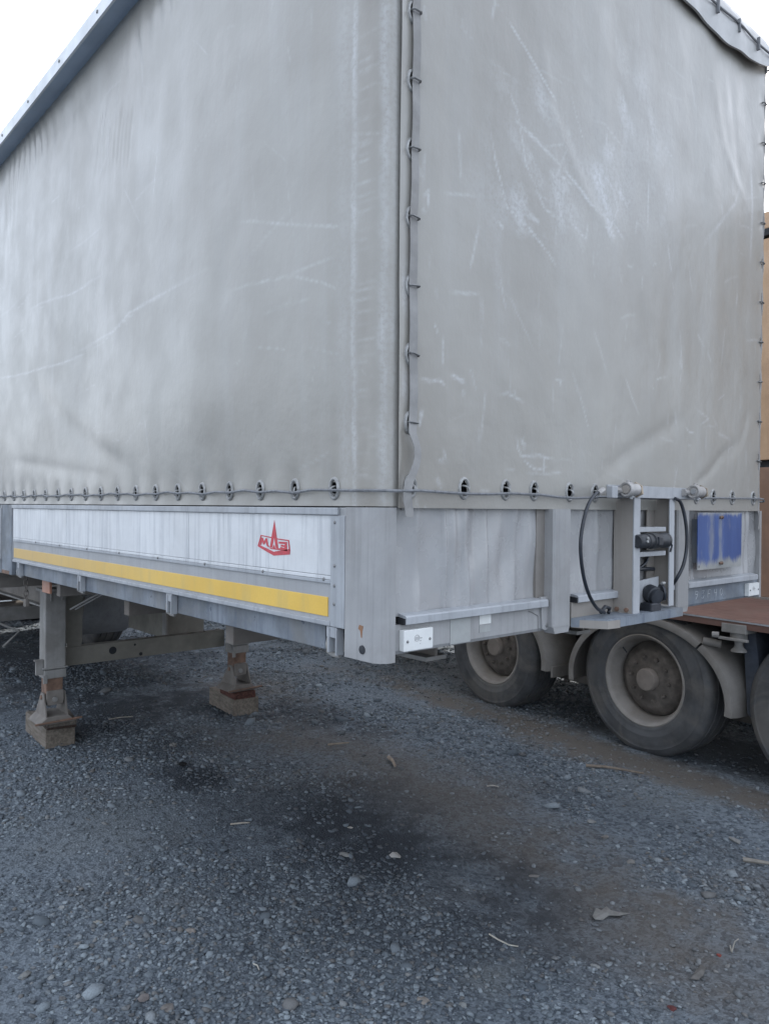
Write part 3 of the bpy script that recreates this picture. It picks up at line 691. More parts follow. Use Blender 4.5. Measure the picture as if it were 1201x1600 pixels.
# --- side boards
def rivet(parent, loc, r_=.006, m=m_staple, ax=(-1, 0, 0)):
    o = B().lathe([(0, 0), (0, r_), (.0025, r_*.7), (.0035, 0)], (0, 0, 0), ax, 10).build('rivet', m, parent); o.location = loc; return o
def side_board(y0, y1, emblem):
    T = B().box(-.002, .022, y0, y1, 1.440, ZT-.004, .003).build('side_board', m_low, TR)
    up = B().box(-.0045, 0, y0+.075, y1-.004, 1.594, 1.776, .001).build('upper_sheet', m_alu, T)
    B().box(-.014, 0, y0+.032, y1-.002, 1.777, 1.7995, .003).build('top_rail', m_trim, T)
    B().box(-.009, 0, y0+.001, y0+.070, 1.441, 1.776, .002).build('end_stile', m_trim, T)
    B().box(-.0065, 0, y0+.030, y0+.0695, 1.70, 1.7765, .001).build('stile_cap', m_alu, T)
    B().box(-.008, 0, y0+.072, y1-.018, 1.569, 1.580, .0015).build('trim_strip', m_trim, T)
    B().box(-.0065, 0, y0+.072, y1-.018, 1.581, 1.592, .0015).build('trim_strip', m_alu, T)
    B().box(-.010, 0, y0+.071, y1-.012, 1.441, 1.456, .002).build('bottom_lip', m_trim, T)
    B().box(-.0045, 0, y0+.088, y1-.022, 1.468, 1.527, .0008).build('reflective_stripe', m_yel, T)
    B().box(-.006, 0, y1-.012, y1-.001, 1.457, 1.776, .002).build('end_stile', m_trim, T)
    r1 = rivet(T, (-.0078, y0+.105, 1.5805))
    y_ = y0+.105+.345
    while y_ < y1-.1: dup(r1, T, (-.0078, y_, 1.5805)); y_ += .41
    for z_ in (1.755, 1.625, 1.565, 1.51): dup(r1, T, (-.0088, y0+.05, z_))
    # hairline seams between the pressed sheets
    k = y0+1.0
    while k < y1-.2: B().box(-.0052, -.0044, k, k+.0016, 1.596, 1.775).build('seam', m_trim, T); k += rs.choice([1.1, 1.4])
    return T
T1 = side_board(.153, 3.537, True)
T2 = side_board(3.80, 7.10, False); T3 = side_board(7.36, 10.3, False); T4 = side_board(10.56, 13.45, False)
# emblem (drawn in the badge's own 2D frame: X to the right of the reader, as on the sheet)
def EM(X, Yp): return (.640-(X-250)/186*.196, 1.756-(Yp-247)/198*.118-(X-345)/186*.004)
def flat(polys, name, m, parent, x_=-.0050, th=.0006):
    b = B()
    for pl in polys: b.prism([EM(*q) for q in pl], x_-th, x_, 'x')
    return b.build(name, m, parent)
em = flat([[(347, 247), (331, 345), (322, 402), (336, 402), (341, 375), (346, 340), (351, 375), (357, 402), (371, 402), (362, 345)]], 'emblem_spire', m_red, T1)
flat([[(268, 337), (332, 343), (331, 349), (273, 343), (259, 395), (250, 400)],                           # left rim
      [(362, 347), (430, 350), (437, 405), (430, 405), (424, 356), (362, 353)],                           # right rim
      [(250, 400), (258, 394), (345, 424), (430, 399), (437, 405), (435, 428), (345, 446), (316, 434), (252, 405)]], 'emblem_shield', m_red, T1)
flat([[(262, 394), (272, 352), (281, 352), (288, 372), (297, 353), (307, 353), (307, 358), (312, 388), (321, 400), (308, 400), (300, 386), (298, 372), (290, 390), (282, 390), (277, 372), (271, 395)]], 'emblem_letter', m_red, T1)
flat([[(372, 364), (419, 362), (419, 386), (421, 411), (352, 411), (357, 404), (382, 400), (382, 392), (405, 396), (405, 391), (384, 389), (386, 380), (407, 381), (407, 374), (374, 376)]], 'emblem_letter', m_red, T1)
flat([[(338, 404), (346, 384), (355, 404), (352, 411), (341, 411)], [(318, 404), (336, 405), (338, 411), (325, 409)]], 'emblem_letter', m_red, T1)

# pillars between the boards
for y_ in (3.565, 7.13, 10.33):
    pl = B().box(-.004, .03, y_, y_+.215, 1.352, ZT-.004, .004).build('side_pillar', m_frd, TR)
    B().box(-.0065, 0, y_+.05, y_+.21, 1.353, 1.375, .001).build('rusty_foot', m_rust, pl)
# rail below the boards
B().prism([(.020, 1.438), (.020, 1.361), (.028, 1.357), (.10, 1.357), (.10, 1.438)], .285, 3.54, 'y').build('frame_rail', m_frd, TR)
B().prism([(.020, 1.438), (.020, 1.361), (.028, 1.357), (.10, 1.357), (.10, 1.438)], 3.80, LEN, 'y').build('frame_rail', m_frd, TR)
e = B().box(.028, .10, .150, .283, 1.362, 1.438, .003).build('rail_end_plate', m_leg, TR)
for z_ in (1.425, 1.385):
    B().lathe([(0, 0), (0, .011), (.008, .011), (.009, .008), (.009, 0)], (.028, .165, z_), (-1, 0, 0), 6).build('bolt', m_leg, e)
# hinges
def hinge(y_):
    h = B()
    h.box(-.006, .016, y_-.032, y_+.020, 1.407, 1.4395, .002)
    h.box(-.010, .018, y_-.036, y_-.029, 1.357, 1.436, .002)
    h.box(-.010, .018, y_+.002, y_+.009, 1.362, 1.436, .002)
    h = h.build('hinge', m_trim, TR)
    B().tube([(.0, y_+.012, 1.405), (-.004, y_+.014, 1.385), (-.002, y_+.012, 1.362), (.01, y_+.002, 1.352), (.015, y_-.02, 1.351)], .0075, 8).build('hinge_pin', m_leg, h, sm=True)
    return h
h0 = hinge(.225)
for y_ in (1.326, 2.362, 3.42, 3.86, 4.9, 5.9, 6.95):
    h = dup(h0, TR, (0, y_-.225, 0)); dup(h0.children[0], h)

# --- front wall below the tarp: pressed sheet, ledges, posts, beam
def pressed(x0, x1, ribs, name):
    b = B(); xs_ = [(x0, .012)]
    for (c_, w_, d_) in ribs: xs_ += [(c_-w_/2-.006, .012), (c_-w_/2+.003, .012-d_*.55), (c_+w_/2-.003, .012-d_*.55), (c_+w_/2+.006, .012)]
    xs_.append((x1, .012))
    zl = np.linspace(1.488, ZT-.002, 14)
    rows = [[b.bm.verts.new((a+.006*math.sin(z_*8+a*9), y_+.004*math.sin(z_*11+a*15)+.003*math.sin(z_*23-a*31), z_)) for a, y_ in xs_] for z_ in zl]
    for p_, q_ in zip(rows, rows[1:]):
        for k in range(len(xs_)-1): b.bm.faces.new((p_[k], p_[k+1], q_[k+1], q_[k]))
    o = b.build(name, m_sheet, TR, sm=True)
    return o
m_sheet = weathered('front_sheet_grey', c4(.325, .325, .328), .22, 0, .06, 3.5, streak=.08, streakcol=c4(.21, .215, .23), grime=.25, grimecol=c4(.27, .255, .24), rust=.05, bump=.0004)
pressed(.04, .738, [(.143, .022, .008), (.262, .012, .012), (.30, .02, .010), (.358, .024, .012), (.405, .02, -.008), (.455, .018, .010), (.50, .05, .006), (.592, .024, .010), (.66, .03, .005)], 'front_panel')
pressed(.895, 1.605, [(.975, .03, .010), (1.08, .02, .008), (1.18, .025, .01), (1.30, .02, .008), (1.42, .02, .01), (1.52, .02, .01)], 'front_panel')
pressed(1.70, 2.46, [(1.76, .025, .010), (1.83, .02, .006), (2.32, .02, .01), (2.37, .015, .006)], 'front_panel')
m_ped = weathered('brown_recess_edge', c4(.20, .185, .17), .6, 0, .1, 6, grime=.3)  # darker brown strip in the recess beside the post
for x0, x1 in ((.70, .80), ):
    B().box(x0+.005, x1, .004, .03, 1.49, ZT-.003, .002).build('panel_edge', m_ped, TR)
for x0 in (float(on(865, 870, 1, -.036)[0]), 1.601):
    B().prism([(x0, .01), (x0, -.030), (x0+.006, -.036), (x0+.094, -.036), (x0+.10, -.030), (x0+.10, .01)], 1.395, ZT-.003).prism([(x0+.002, 1.3945), (x0+.098, 1.3945), (x0+.09, 1.372), (x0+.012, 1.372)], -.034, .01, 'y').build('front_post', m_fr, TR)
for x0, x1 in ((.074, .735), (.912, 1.6), (1.722, 2.412)):
    l = B().prism([(.010, 1.497), (-.022, 1.492), (-.026, 1.488), (-.026, 1.468), (-.022, 1.466), (-.022, 1.484), (.010, 1.487)], x0, x1, 'x').build('ledge', m_trim, TR)
    B().box(x0-.004, x0+.003, -.020, .01, 1.466, 1.484).build('dark_end_fill', m_dark, l)  # solid dark fill, shade of the hollow ledge end put into its colour
for x0, x1, mm in ((.045, .797, m_fr), (.90, 1.60, m_brk), (1.70, 2.455, m_frd)):
    b = B().prism([(.02, 1.466), (-.004, 1.466), (-.004, 1.392), (.002, 1.3815), (.02, 1.3815)], x0, x1, 'x').build('front_beam', mm, TR)
    if x0 < .1: fb1 = b
    if x0 > 1.5: fb3 = b
m_pt = weathered('pale_sticker', c4(.33, .34, .335), .6, 0, .08, 20, grime=.3, grimecol=c4(.24, .23, .21))
def fx_of(a, b_, y_=-.005): q = on(a, b_, 1, y_); return q[0], q[2]
B().box(.275, .365, -.0058, -.003, 1.386, 1.462, .0005).build('sticker', m_pt, fb1)
B().box(.408, .462, -.0058, -.003, 1.434, 1.464, .0005).build('paper_label', m_plate, fb1); B().box(.408, .458, -.0056, -.003, 1.408, 1.430, .0005).build('paper_label', m_pt, fb1)
B().tube([(.655, -.0055, 1.455), (.672, -.0055, 1.451), (.705, -.0055, 1.436), (.707, -.0055, 1.385)], .0012, 5).build('crack', m_staple, fb1)
gs = B().prism([(.712, 1.50), (.760, 1.50), (.765, 1.392), (.74, 1.384), (.722, 1.39)], -.012, -.004, 'y').build('gusset', m_fr, TR); rivet(gs, (.745, -.0115, 1.40), .008, ax=(0, -1, 0))
# finger-drawn figures in the dust of the right-hand beam
m_draw = weathered('wiped_dust', c4(.36, .375, .39), .6)
S = .034
strokes = {'9': [[(.6, .6), (.1, .65), (.1, 1), (.6, 1), (.6, .5), (.3, 0)]], '3': [[(0, 1), (.6, 1), (.25, .6), (.6, .35), (.4, 0), (0, .1)]], 'F': [[(.05, 0), (.05, 1), (.6, 1)], [(.05, .5), (.5, .5)]],
           '4': [[(.1, 1), (.05, .5), (.6, .5)], [(.6, 1), (.6, 0)]], '0': [[(.3, 1), (.05, .7), (.05, .3), (.3, 0), (.6, .3), (.6, .7), (.3, 1)]]}
db = B(); cx = 1.815
for ch in "93F40":
    for st in strokes[ch]: db.tube([(cx+a*S*1.2+.004*b_, -.0042, 1.410+b_*S) for a, b_ in st], .0013, 5)
    cx += S*1.75
db.build('dust_writing', m_draw, fb3)
# marker plates
for x0 in (.066, 2.312):
    mp = B().box(x0, x0+.115, -.026, -.004, 1.391, 1.4515, .002).build('marker_plate', m_plate, TR)
    for a in (.013, .102): rivet(mp, (x0+a, -.0262, 1.419), .0045, ax=(0, -1, 0))
    B().lathe([(.0, .0095), (.0008, .0095), (.0008, .0085), (0, .0085)], (x0+.05, -.0262, 1.426), (0, -1, 0), 20, closed=True).build('maker_mark', m_fr, mp)
    for q in range(3): B().box(x0+.045+.0, x0+.056, -.0268, -.0258, 1.422+q*.003, 1.4232+q*.003).box(x0+.062, x0+.064+.003*q, -.0268, -.0258, 1.408+q*.008, 1.410+q*.008).build('mark_line', m_fr, mp)
# blue plate on stand-offs
(bx0, bz1), (bx1, _) = fx_of(1089, 801, -.028), fx_of(1157, 803, -.028); (_, bz0) = fx_of(1090, 891, -.028)
bp = B().box(bx0, bx1, -.031, -.026, bz0, bz1, .001).build('blue_plate', m_blue, TR)
B().box(bx0+.03, bx1-.02, -.026, .012, bz0+.03, bz1-.03).build('plate_backing', m_frd, bp)
for zz_ in (bz1-.022, bz0+.022): B().tube([((bx0+bx1)/2-.012, -.033, zz_), ((bx0+bx1)/2, -.039, zz_+.004), ((bx0+bx1)/2+.012, -.033, zz_-.002)], .006, 6).build('latch_stud', m_rust, bp)
rivet(bp, (bx0+.012, -.0312, bz0+.016), ax=(0, -1, 0))

# --- coupling bracket
BR = B()
Yf = -.088
xa = float(on(989, 870, 1, Yf)[0]); xb = float(on(998.5, 870, 1, Yf)[0]); xc = float(on(1044.5, 870, 1, Yf)[0]); xd = float(on(1051.5, 870, 1, Yf)[0])
zc0 = float(on(990, 963, 1, Yf)[2]); zc1 = float(on(990, 778, 1, Yf)[2])
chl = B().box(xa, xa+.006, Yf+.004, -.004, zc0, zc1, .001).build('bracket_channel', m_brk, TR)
B().box(xa-.001, xb, Yf-.002, Yf+.0035, zc0-.001, zc1, .001).build('channel_flange', m_brf, chl)
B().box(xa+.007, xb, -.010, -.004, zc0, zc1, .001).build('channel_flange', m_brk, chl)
for k, q in enumerate(((966, 955), (981, 957))):
    pass
for yy_ in (-.022, -.062): B().lathe([(0, 0), (0, .009), (.006, .009), (.007, 0)], (xa-.0002, yy_, zc0+.022), (-1, 0, 0), 6).build('bolt', m_rust, chl)
zc0r = float(on(1048, 946, 1, Yf)[2])
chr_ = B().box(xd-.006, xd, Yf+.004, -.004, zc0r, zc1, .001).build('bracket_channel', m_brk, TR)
B().box(xc, xd+.001, Yf-.002, Yf+.0035, zc0r-.001, zc1, .001).build('channel_flange', m_brf, chr_)
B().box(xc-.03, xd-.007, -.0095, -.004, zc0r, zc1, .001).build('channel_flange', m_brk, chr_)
# top crossbar
xl = float(on(946, 770, 1, Yf)[0]); xr = float(on(1092, 770, 1, Yf)[0]); zt0, zt1 = zc1+.001, float(on(1030, 761, 1, Yf)[2])
tb = B().box(xl, xr, Yf-.006, Yf-.001, zt0, zt1, .001).box(xl+.02, xr, Yf-.001, -.03, zt0, zt0+.005, .001).box(xl-.006, xl+.03, Yf-.030, Yf-.006, zt0-.004, zt1-.006, .003).build('coupling_crossbar', m_brf, TR)
def gladhand(xc_, zc_, cap):
    g_ = B().lathe([(-.042, .0), (-.042, .012), (-.040, .017), (-.044, .019), (-.046, .024), (-.043, .027), (-.02, .027), (-.015, .022), (.005, .021), (.02, .023), (.024, .023), (.024, 0)], (xc_, Yf-.036, zc_), 'x', 28).build('air_coupling', m_cpl, TR, sm=True)
    B().lathe([(0, 0), (0, .011), (.003, .010), (.003, 0)] if not cap else [(0, 0), (0, .016), (.004, .015), (.005, .0)], (xc_-.0425, Yf-.036, zc_), (-1, 0, 0), 20).build('coupling_face', m_brk if cap else m_steel, g_, sm=True)
    B().prism([(zc_-.028, 0), (zc_-.012, .028), (zc_+.012, .026), (zc_+.028, .004), (zc_+.014, -.022), (zc_-.016, -.026)], 0, .008, 'z').build('coupling_flange', m_brass, g_)
    fl = g_.children[-1]; fl.data.transform(Matrix(((0, 0, 1, xc_+.026), (0, 1, 0, Yf-.036), (1, 0, 0, 0), (0, 0, 0, 1))))
    B().cyl((xc_-.028, Yf-.036, zc_+.022), (xc_-.028, Yf-.036, zc_+.034), .006, 8).cyl((xc_-.014, Yf-.038, zc_+.02), (xc_-.014, Yf-.038, zc_+.032), .005, 8).build('coupling_lug', m_cpl, g_)
    B().cyl((xc_-.075, Yf-.012, zc_-.004), (xc_-.01, Yf-.018, zc_-.004), .011, 10).lathe([(0, 0), (0, .015), (.014, .015), (.014, 0)], (xc_-.078, Yf-.012, zc_-.004), 'x', 6).build('pipe_nipple', m_cpl, g_, sm=False)
    B().cyl((xc_-.005, Yf-.036, zc_-.02), (xc_-.005, Yf-.034, zc_-.034), .007, 8).build('drain_screw', m_steel, g_)
m_cpl = weathered('cast_aluminium_dusty', c4(.36, .35, .34), .55, .2, .2, 25, grime=.4, grimecol=c4(.22, .19, .17))
m_brass = weathered('dull_brass', c4(.33, .27, .20), .5, .3, .3, 30, grime=.4)
q1 = on(987, 765, 1, Yf-.036); q2 = on(1090, 768.5, 1, Yf-.036)
gladhand(float(q1[0]), float(q1[2]), True); gladhand(float(q2[0]), float(q2[2]), False)
# electrical socket with its clamp shelves
qs = on(1000, 845, 1, -.095); qe = on(1050, 845, 1, -.095); zs_ = float(qs[2])-.002
sk = B().lathe([(0, 0), (0, .022), (.01, .026), (.06, .026), (.061, .029), (.075, .029), (.076, .026), (.095, .026), (.096, .031), (.135, .031), (.136, .027), (.185, .027), (.19, .030), (.2, .030), (.2, 0)], (float(qs[0])-.03, -.095, zs_), 'x', 28).build('electric_socket', m_rub, TR, sm=True)
ex_ = float(qe[0])
B().lathe([(0, 0), (0, .030), (.010, .031), (.020, .024), (.026, .010), (.027, 0)], (float(qs[0])+.172, -.095, zs_), 'x', 28).build('socket_cap', m_rub, sk, sm=True)
B().box(float(qs[0])+.075, float(qs[0])+.105, -.13, -.12, zs_-.016, zs_+.016, .003).build('socket_label', m_hose, sk)
for a in (.02, .03): B().lathe([(0, 0), (0, .006), (.004, .005), (.005, 0)], (float(qs[0])-.004+a*.3, -.122, zs_-.004+a*1.2-.02), (0, -1, 0), 10).build('screw', m_eye, sk, sm=True)
B().tube([(float(qs[0])+.175, -.118, zs_+.0), (float(qs[0])+.185, -.122, zs_-.02), (float(qs[0])+.18, -.118, zs_-.045)], .004, 6).build('cap_spring', m_hose, sk)
for z0_ in (zs_+.034, zs_-.060):
    B().box(xb-.004, xc-.02, -.085, -.012, z0_, z0_+.018, .002).build('socket_shelf', m_brf, TR)
# lower plate with an angled socket
ql = on(1018, 925, 1, -.07)
lpz = float(ql[2]); lpx = float(ql[0])
lpl = B().prism([(lpx-.07, lpz-.055), (lpx+.085, lpz-.040), (lpx+.085, lpz+.055), (lpx-.07, lpz+.045)], -.050, -.044, 'y').build('socket_plate', m_brf, TR)
s2 = B().lathe([(0, 0), (0, .024), (.01, .034), (.045, .036), (.048, .030), (.062, .030), (.066, .0)], (lpx+.0, -.046, lpz), (-.25, -.85, -.25), 24).build('angled_socket', m_rub, lpl, sm=True)
B().lathe([(0, 0), (0, .033), (.008, .033), (.012, .022), (.012, 0)], (lpx+.028, -.092, lpz-.002), (.75, -.6, .1), 20).build('socket_lid', m_hose, lpl, sm=True)
B().cyl((lpx+.018, -.10, lpz+.035), (lpx+.04, -.10, lpz+.035), .006, 8).build('lid_hinge', m_eye, lpl)
B().box(lpx-.055, lpx+.02, -.10, -.05, lpz-.075, lpz-.038, .006).build('plug_body', m_rub, lpl); B().box(lpx+.02, lpx+.034, -.09, -.06, lpz-.072, lpz-.03, .002).build('orange_clip', weathered('faded_orange', c4(.42, .22, .10), .6), lpl)
B().lathe([(0, 0), (0, .009), (.006, .009), (.007, 0)], (lpx+.075, -.055, lpz-.045), (0, -1, 0), 6).build('bolt', m_rust, lpl)
# stepped shelf below the bracket
def PF(a, b_, y_): q = on(a, b_, 1, y_); return float(q[0]), float(q[2])
Ys = -.115
sx0, sz0 = PF(966, 980, Ys); sx1, sz1 = PF(1066, 961, Ys); _, szt = PF(966, 966, Ys)
sh = B().prism([(.895, -.006), (.915, -.03), (sx0-.06, Ys+.008), (sx0, Ys), (sx1, Ys), (sx1+.004, -.006)], sz0, szt).build('coupling_shelf', m_frd, TR)
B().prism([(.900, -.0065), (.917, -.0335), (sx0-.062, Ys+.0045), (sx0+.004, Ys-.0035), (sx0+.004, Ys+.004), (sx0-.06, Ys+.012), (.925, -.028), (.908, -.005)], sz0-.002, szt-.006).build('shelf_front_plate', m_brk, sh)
B().box(.905, 1.60, -.006, .004, 1.382, 1.40).build('shelf_root', m_fr, sh)
# hoses
def hose(pxs_, y_list, r_, name='air_hose', m=m_hose):
    P_ = [on(a, b_, 1, y_) for (a, b_), y_ in zip(pxs_, y_list)]
    P_ = np.array(P_); out = []
    for i in range(len(P_)-1):
        p0 = P_[max(i-1, 0)]; p1 = P_[i]; p2 = P_[i+1]; p3 = P_[min(i+2, len(P_)-1)]
        for t_ in np.linspace(0, 1, 7)[:-1]:
            out.append(.5*((2*p1)+(-p0+p2)*t_+(2*p0-5*p1+4*p2-p3)*t_**2+(-p0+3*p1-3*p2+p3)*t_**3))
    out.append(P_[-1])
    return B().tube([tuple(map(float, q)) for q in out], r_, 10).build(name, m, TR, sm=True)
hose([(940, 768), (930, 772), (918, 790), (909, 825), (906.5, 860), (911, 900), (920, 930), (932, 950), (944, 957)], [-.11, -.115, -.12, -.125, -.125, -.12, -.11, -.09, -.06], .0062)
B().cyl(tuple(on(934, 771, 1, -.115)), tuple(on(942, 765, 1, -.112)), .010, 8).build('hose_fitting', m_cpl, TR)
B().tube([tuple(on(938, 957, 1, -.05)), tuple(on(945, 948, 1, -.045)), tuple(on(952, 950, 1, -.04)), tuple(on(950, 958, 1, -.045))], .007, 8).build('grommet', m_rub, TR, sm=True)
hose([(1054, 779), (1062, 784), (1068, 802), (1072, 830), (1071.5, 860), (1066, 885), (1056, 905), (1049, 915)], [-.10, -.10, -.105, -.11, -.11, -.105, -.09, -.05], .0068)
hose([(1012, 868), (1009, 878), (1000, 886), (990, 890)], [-.05, -.05, -.05, -.05], .006); hose([(990, 892), (1002, 889), (1020, 889)], [-.04, -.04, -.03], .008)

# --- chassis below: main beams, legs, cross beams, wheels
for x_ in (.72, 1.72):
    B().prism([(.5, 1.356), (LEN, 1.356), (LEN, .99), (10, .94), (5.0, .94), (4.1, 1.20), (.5, 1.22)], x_, x_+.012, 'x').build('main_beam', m_dust, TR)
    B().prism([(.5, 1.219), (4.1, 1.199), (5.0, .939), (LEN, .939), (LEN, .925), (5.0, .925), (4.1, 1.183), (.5, 1.203)], x_-.05, x_+.062, 'x').build('beam_flange', m_leg, TR)
for y_ in (1.0, 2.0, 3.0, 4.5, 5.6, 6.8, 8.2, 9.6, 11, 12.4):
    B().box(.11, 2.4, y_, y_+.06, 1.26, 1.34, .004).build('cross_member', m_dust, TR)
B().box(.03, 2.47, .08, LEN-.05, 1.442, 1.465).build('deck_floor', m_dark, TR)

def landing_leg(x0):
    w_ = .145; yf = 4.15; yb = 4.29
    lg = B().box(x0, x0+w_, yf, yb, .595, 1.165, .008).build('landing_leg', m_leg, TR)
    B().box(x0-.004, x0+w_+.004, yf-.004, yb+.004, .53, .594, .006).build('lower_collar', m_leg, lg)
    B().box(x0-.014, x0+w_+.012, yf-.010, yb+.01, .602, .612, .003).build('collar_band', m_leg, lg)
    B().box(x0+.012, x0+w_-.016, yf+.012, yb-.015, .40, .529, .004).build('inner_tube', m_rust, lg)
    B().box(x0-.02, x0+w_+.06, yf-.015, yb+.02, 1.166, 1.185, .003).build('top_flange', m_leg, lg)
    for k_ in (.03, .11): B().box(x0+k_, x0+k_+.012, yf-.012, yf-.001, 1.10, 1.165, .002).build('top_rib', m_leg, lg)
    B().box(x0+w_+.012, x0+w_+.17, yb, yb+.012, .75, 1.19, .003).build('leg_gusset', m_chan, lg)
    B().box(x0-.055, x0-.005, yf+.03, yf+.05, .56, .67, .003).box(x0-.065, x0-.002, yf+.025, yf+.055, .663, .672).build('crank_bracket', m_leg, lg)
    B().box(x0-.016, x0+.014, yf-.012, yf-.002, .50, .56, .003).build('collar_tab', m_leg, lg)
    # knuckle and shoe
    B().prism([(x0+.014, .44), (x0+w_-.012, .44), (x0+w_-.006, .38), (x0+w_-.012, .335), (x0+.02, .33), (x0+.01, .38)], yf+.005, yf+.11, 'y', .004).build('foot_knuckle', m_dust, lg)
    B().lathe([(0, 0), (0, .020), (.012, .018), (.014, 0)], (x0+.07, yf+.004, .375), (0, -1, 0), 12).build('knuckle_boss', m_leg, lg)
    for xx in (x0-.006, x0+w_-.004):
        sgn = -1 if xx < x0 else 1
        B().prism([(yf+.02, .425), (yf+.075, .425), (yf+.19, .27), (yf+.19, .235), (yf-.045, .235), (yf-.045, .27)], xx, xx+.009, 'x').build('shoe_plate', m_dust, lg)
        B().lathe([(0, 0), (0, .016), (.008, .015), (.010, 0)], (xx+(0 if sgn < 0 else .009), yf+.06, .39), (sgn, 0, 0), 12).build('pivot_bolt', m_rust, lg)
    B().prism([(x0-.06, .21), (x0+w_+.055, .21), (x0+w_+.03, .236), (x0+w_+.005, .262), (x0-.005, .262), (x0-.035, .236)], yf-.06, yf+.20, 'y', .004).build('foot_plate', m_dust, lg)
    B().cyl((x0-.09, yf-.075, .228), (x0+w_+.095, yf-.075, .232), .008, 8).build('foot_rod', m_rust, lg)
    return lg
landing_leg(.385); landing_leg(1.935)
cbm = B().box(.545, 1.93, 4.30, 4.38, .575, .718, .006).build('leg_cross_beam', m_chan, TR)
for (a, b_, r_) in ((.94, .655, .03), (1.17, .60, .014), (1.12, .68, .009)): B().lathe([(0, 0), (0, r_), (.002, r_), (.002, 0)], (a, 4.2995, b_), (0, -1, 0), 20).build('hole_disc', m_dark, cbm)  # flat dark discs, shade inside the holes put into their colour
up_ = B().box(.59, .70, 4.305, 4.32, .719, 1.10, .003).build('leg_brace_plate', m_chan, TR)
B().lathe([(0, 0), (0, .032), (.002, .032), (.002, 0)], (.64, 4.3045, .86), (0, -1, 0), 20).build('hole_disc', m_dark, up_)  # dark disc for the shade inside a round hole
B().tube([(.55, 4.12, 1.03), (.68, 3.9, 1.16), (.80, 3.7, 1.3)], .007, 6).tube([(.58, 4.10, 1.03), (.71, 3.88, 1.16), (.83, 3.7, 1.3)], .006, 6).build('brace_rod', m_strap, TR)
# orange side marker and hanging latch under the rail
B().box(.085, .10, 3.11, 3.25, 1.268, 1.356, .003).build('side_marker', weathered('faded_orange_reflector', c4(.42, .20, .13), .5, grime=.4, grimecol=c4(.3, .2, .16)), TR)
lt = B(); 
for k in range(5): 
    z_ = 1.33-k*.035; lt.tube([(.1+.014*math.cos(t_)*(k % 2), 3.62+.014*math.cos(t_)*(1-k % 2), z_+.022*math.sin(t_)) for t_ in np.linspace(0, 2*math.pi, 9)], .004, 5, cap=False)
lt.box(.085, .11, 3.58, 3.63, 1.14, 1.19, .005); lt.build('hanging_chain', m_dust, TR)
B().box(.10, .6, 4.5, 4.6, 1.18, 1.26, .004).build('outrigger', m_dust, TR)
# rack beam further back and a bent rod
B().box(.2, 1.245, 7.0, 7.08, .572, .716, .005).build('rack_beam', m_leg, TR); B().box(1.246, 1.275, 6.98, 7.09, .54, .78, .003).build('rack_end_plate', m_leg, TR)
B().box(.2, 1.1, 7.6, 7.64, .80, .83, .004).build('rack_tube', m_leg, TR)
B().tube([(.3, 6.9, .66), (.62, 6.6, .66), (.86, 6.5, .53), (.70, 6.45, .40)], .014, 8).build('bent_rod', m_leg, TR)
# tool box, far side
tbx = B().box(1.98, 2.42, 5.6, 6.5, .46, 1.0, .01).build('tool_box', m_chan, TR); B().box(1.955, 1.979, 5.52, 5.60, .46, 1.2, .003).build('box_strut', m_leg, tbx)
gpts = [(2.1+.5*math.cos(t_), .52+.0, .75+.5*math.sin(t_)) for t_ in np.linspace(3.2, 4.7, 10)]
mg = B(); rows = []
for t_ in np.linspace(math.pi*1.0, math.pi*1.5, 12):
    rows.append([mg.bm.verts.new((a, 7.0+.55*math.cos(t_)+.3, .85+.55*math.sin(t_))) for a in (1.6, 2.2)])
for p_, q_ in zip(rows, rows[1:]): mg.bm.faces.new((p_[0], p_[1], q_[1], q_[0]))
bmesh.ops.solidify(mg.bm, geom=list(mg.bm.faces), thickness=.008)
mg.build('lit_ground_sheet', m_trim, TR, sm=True)  # added pale curved sheet standing in for a lit strip of ground

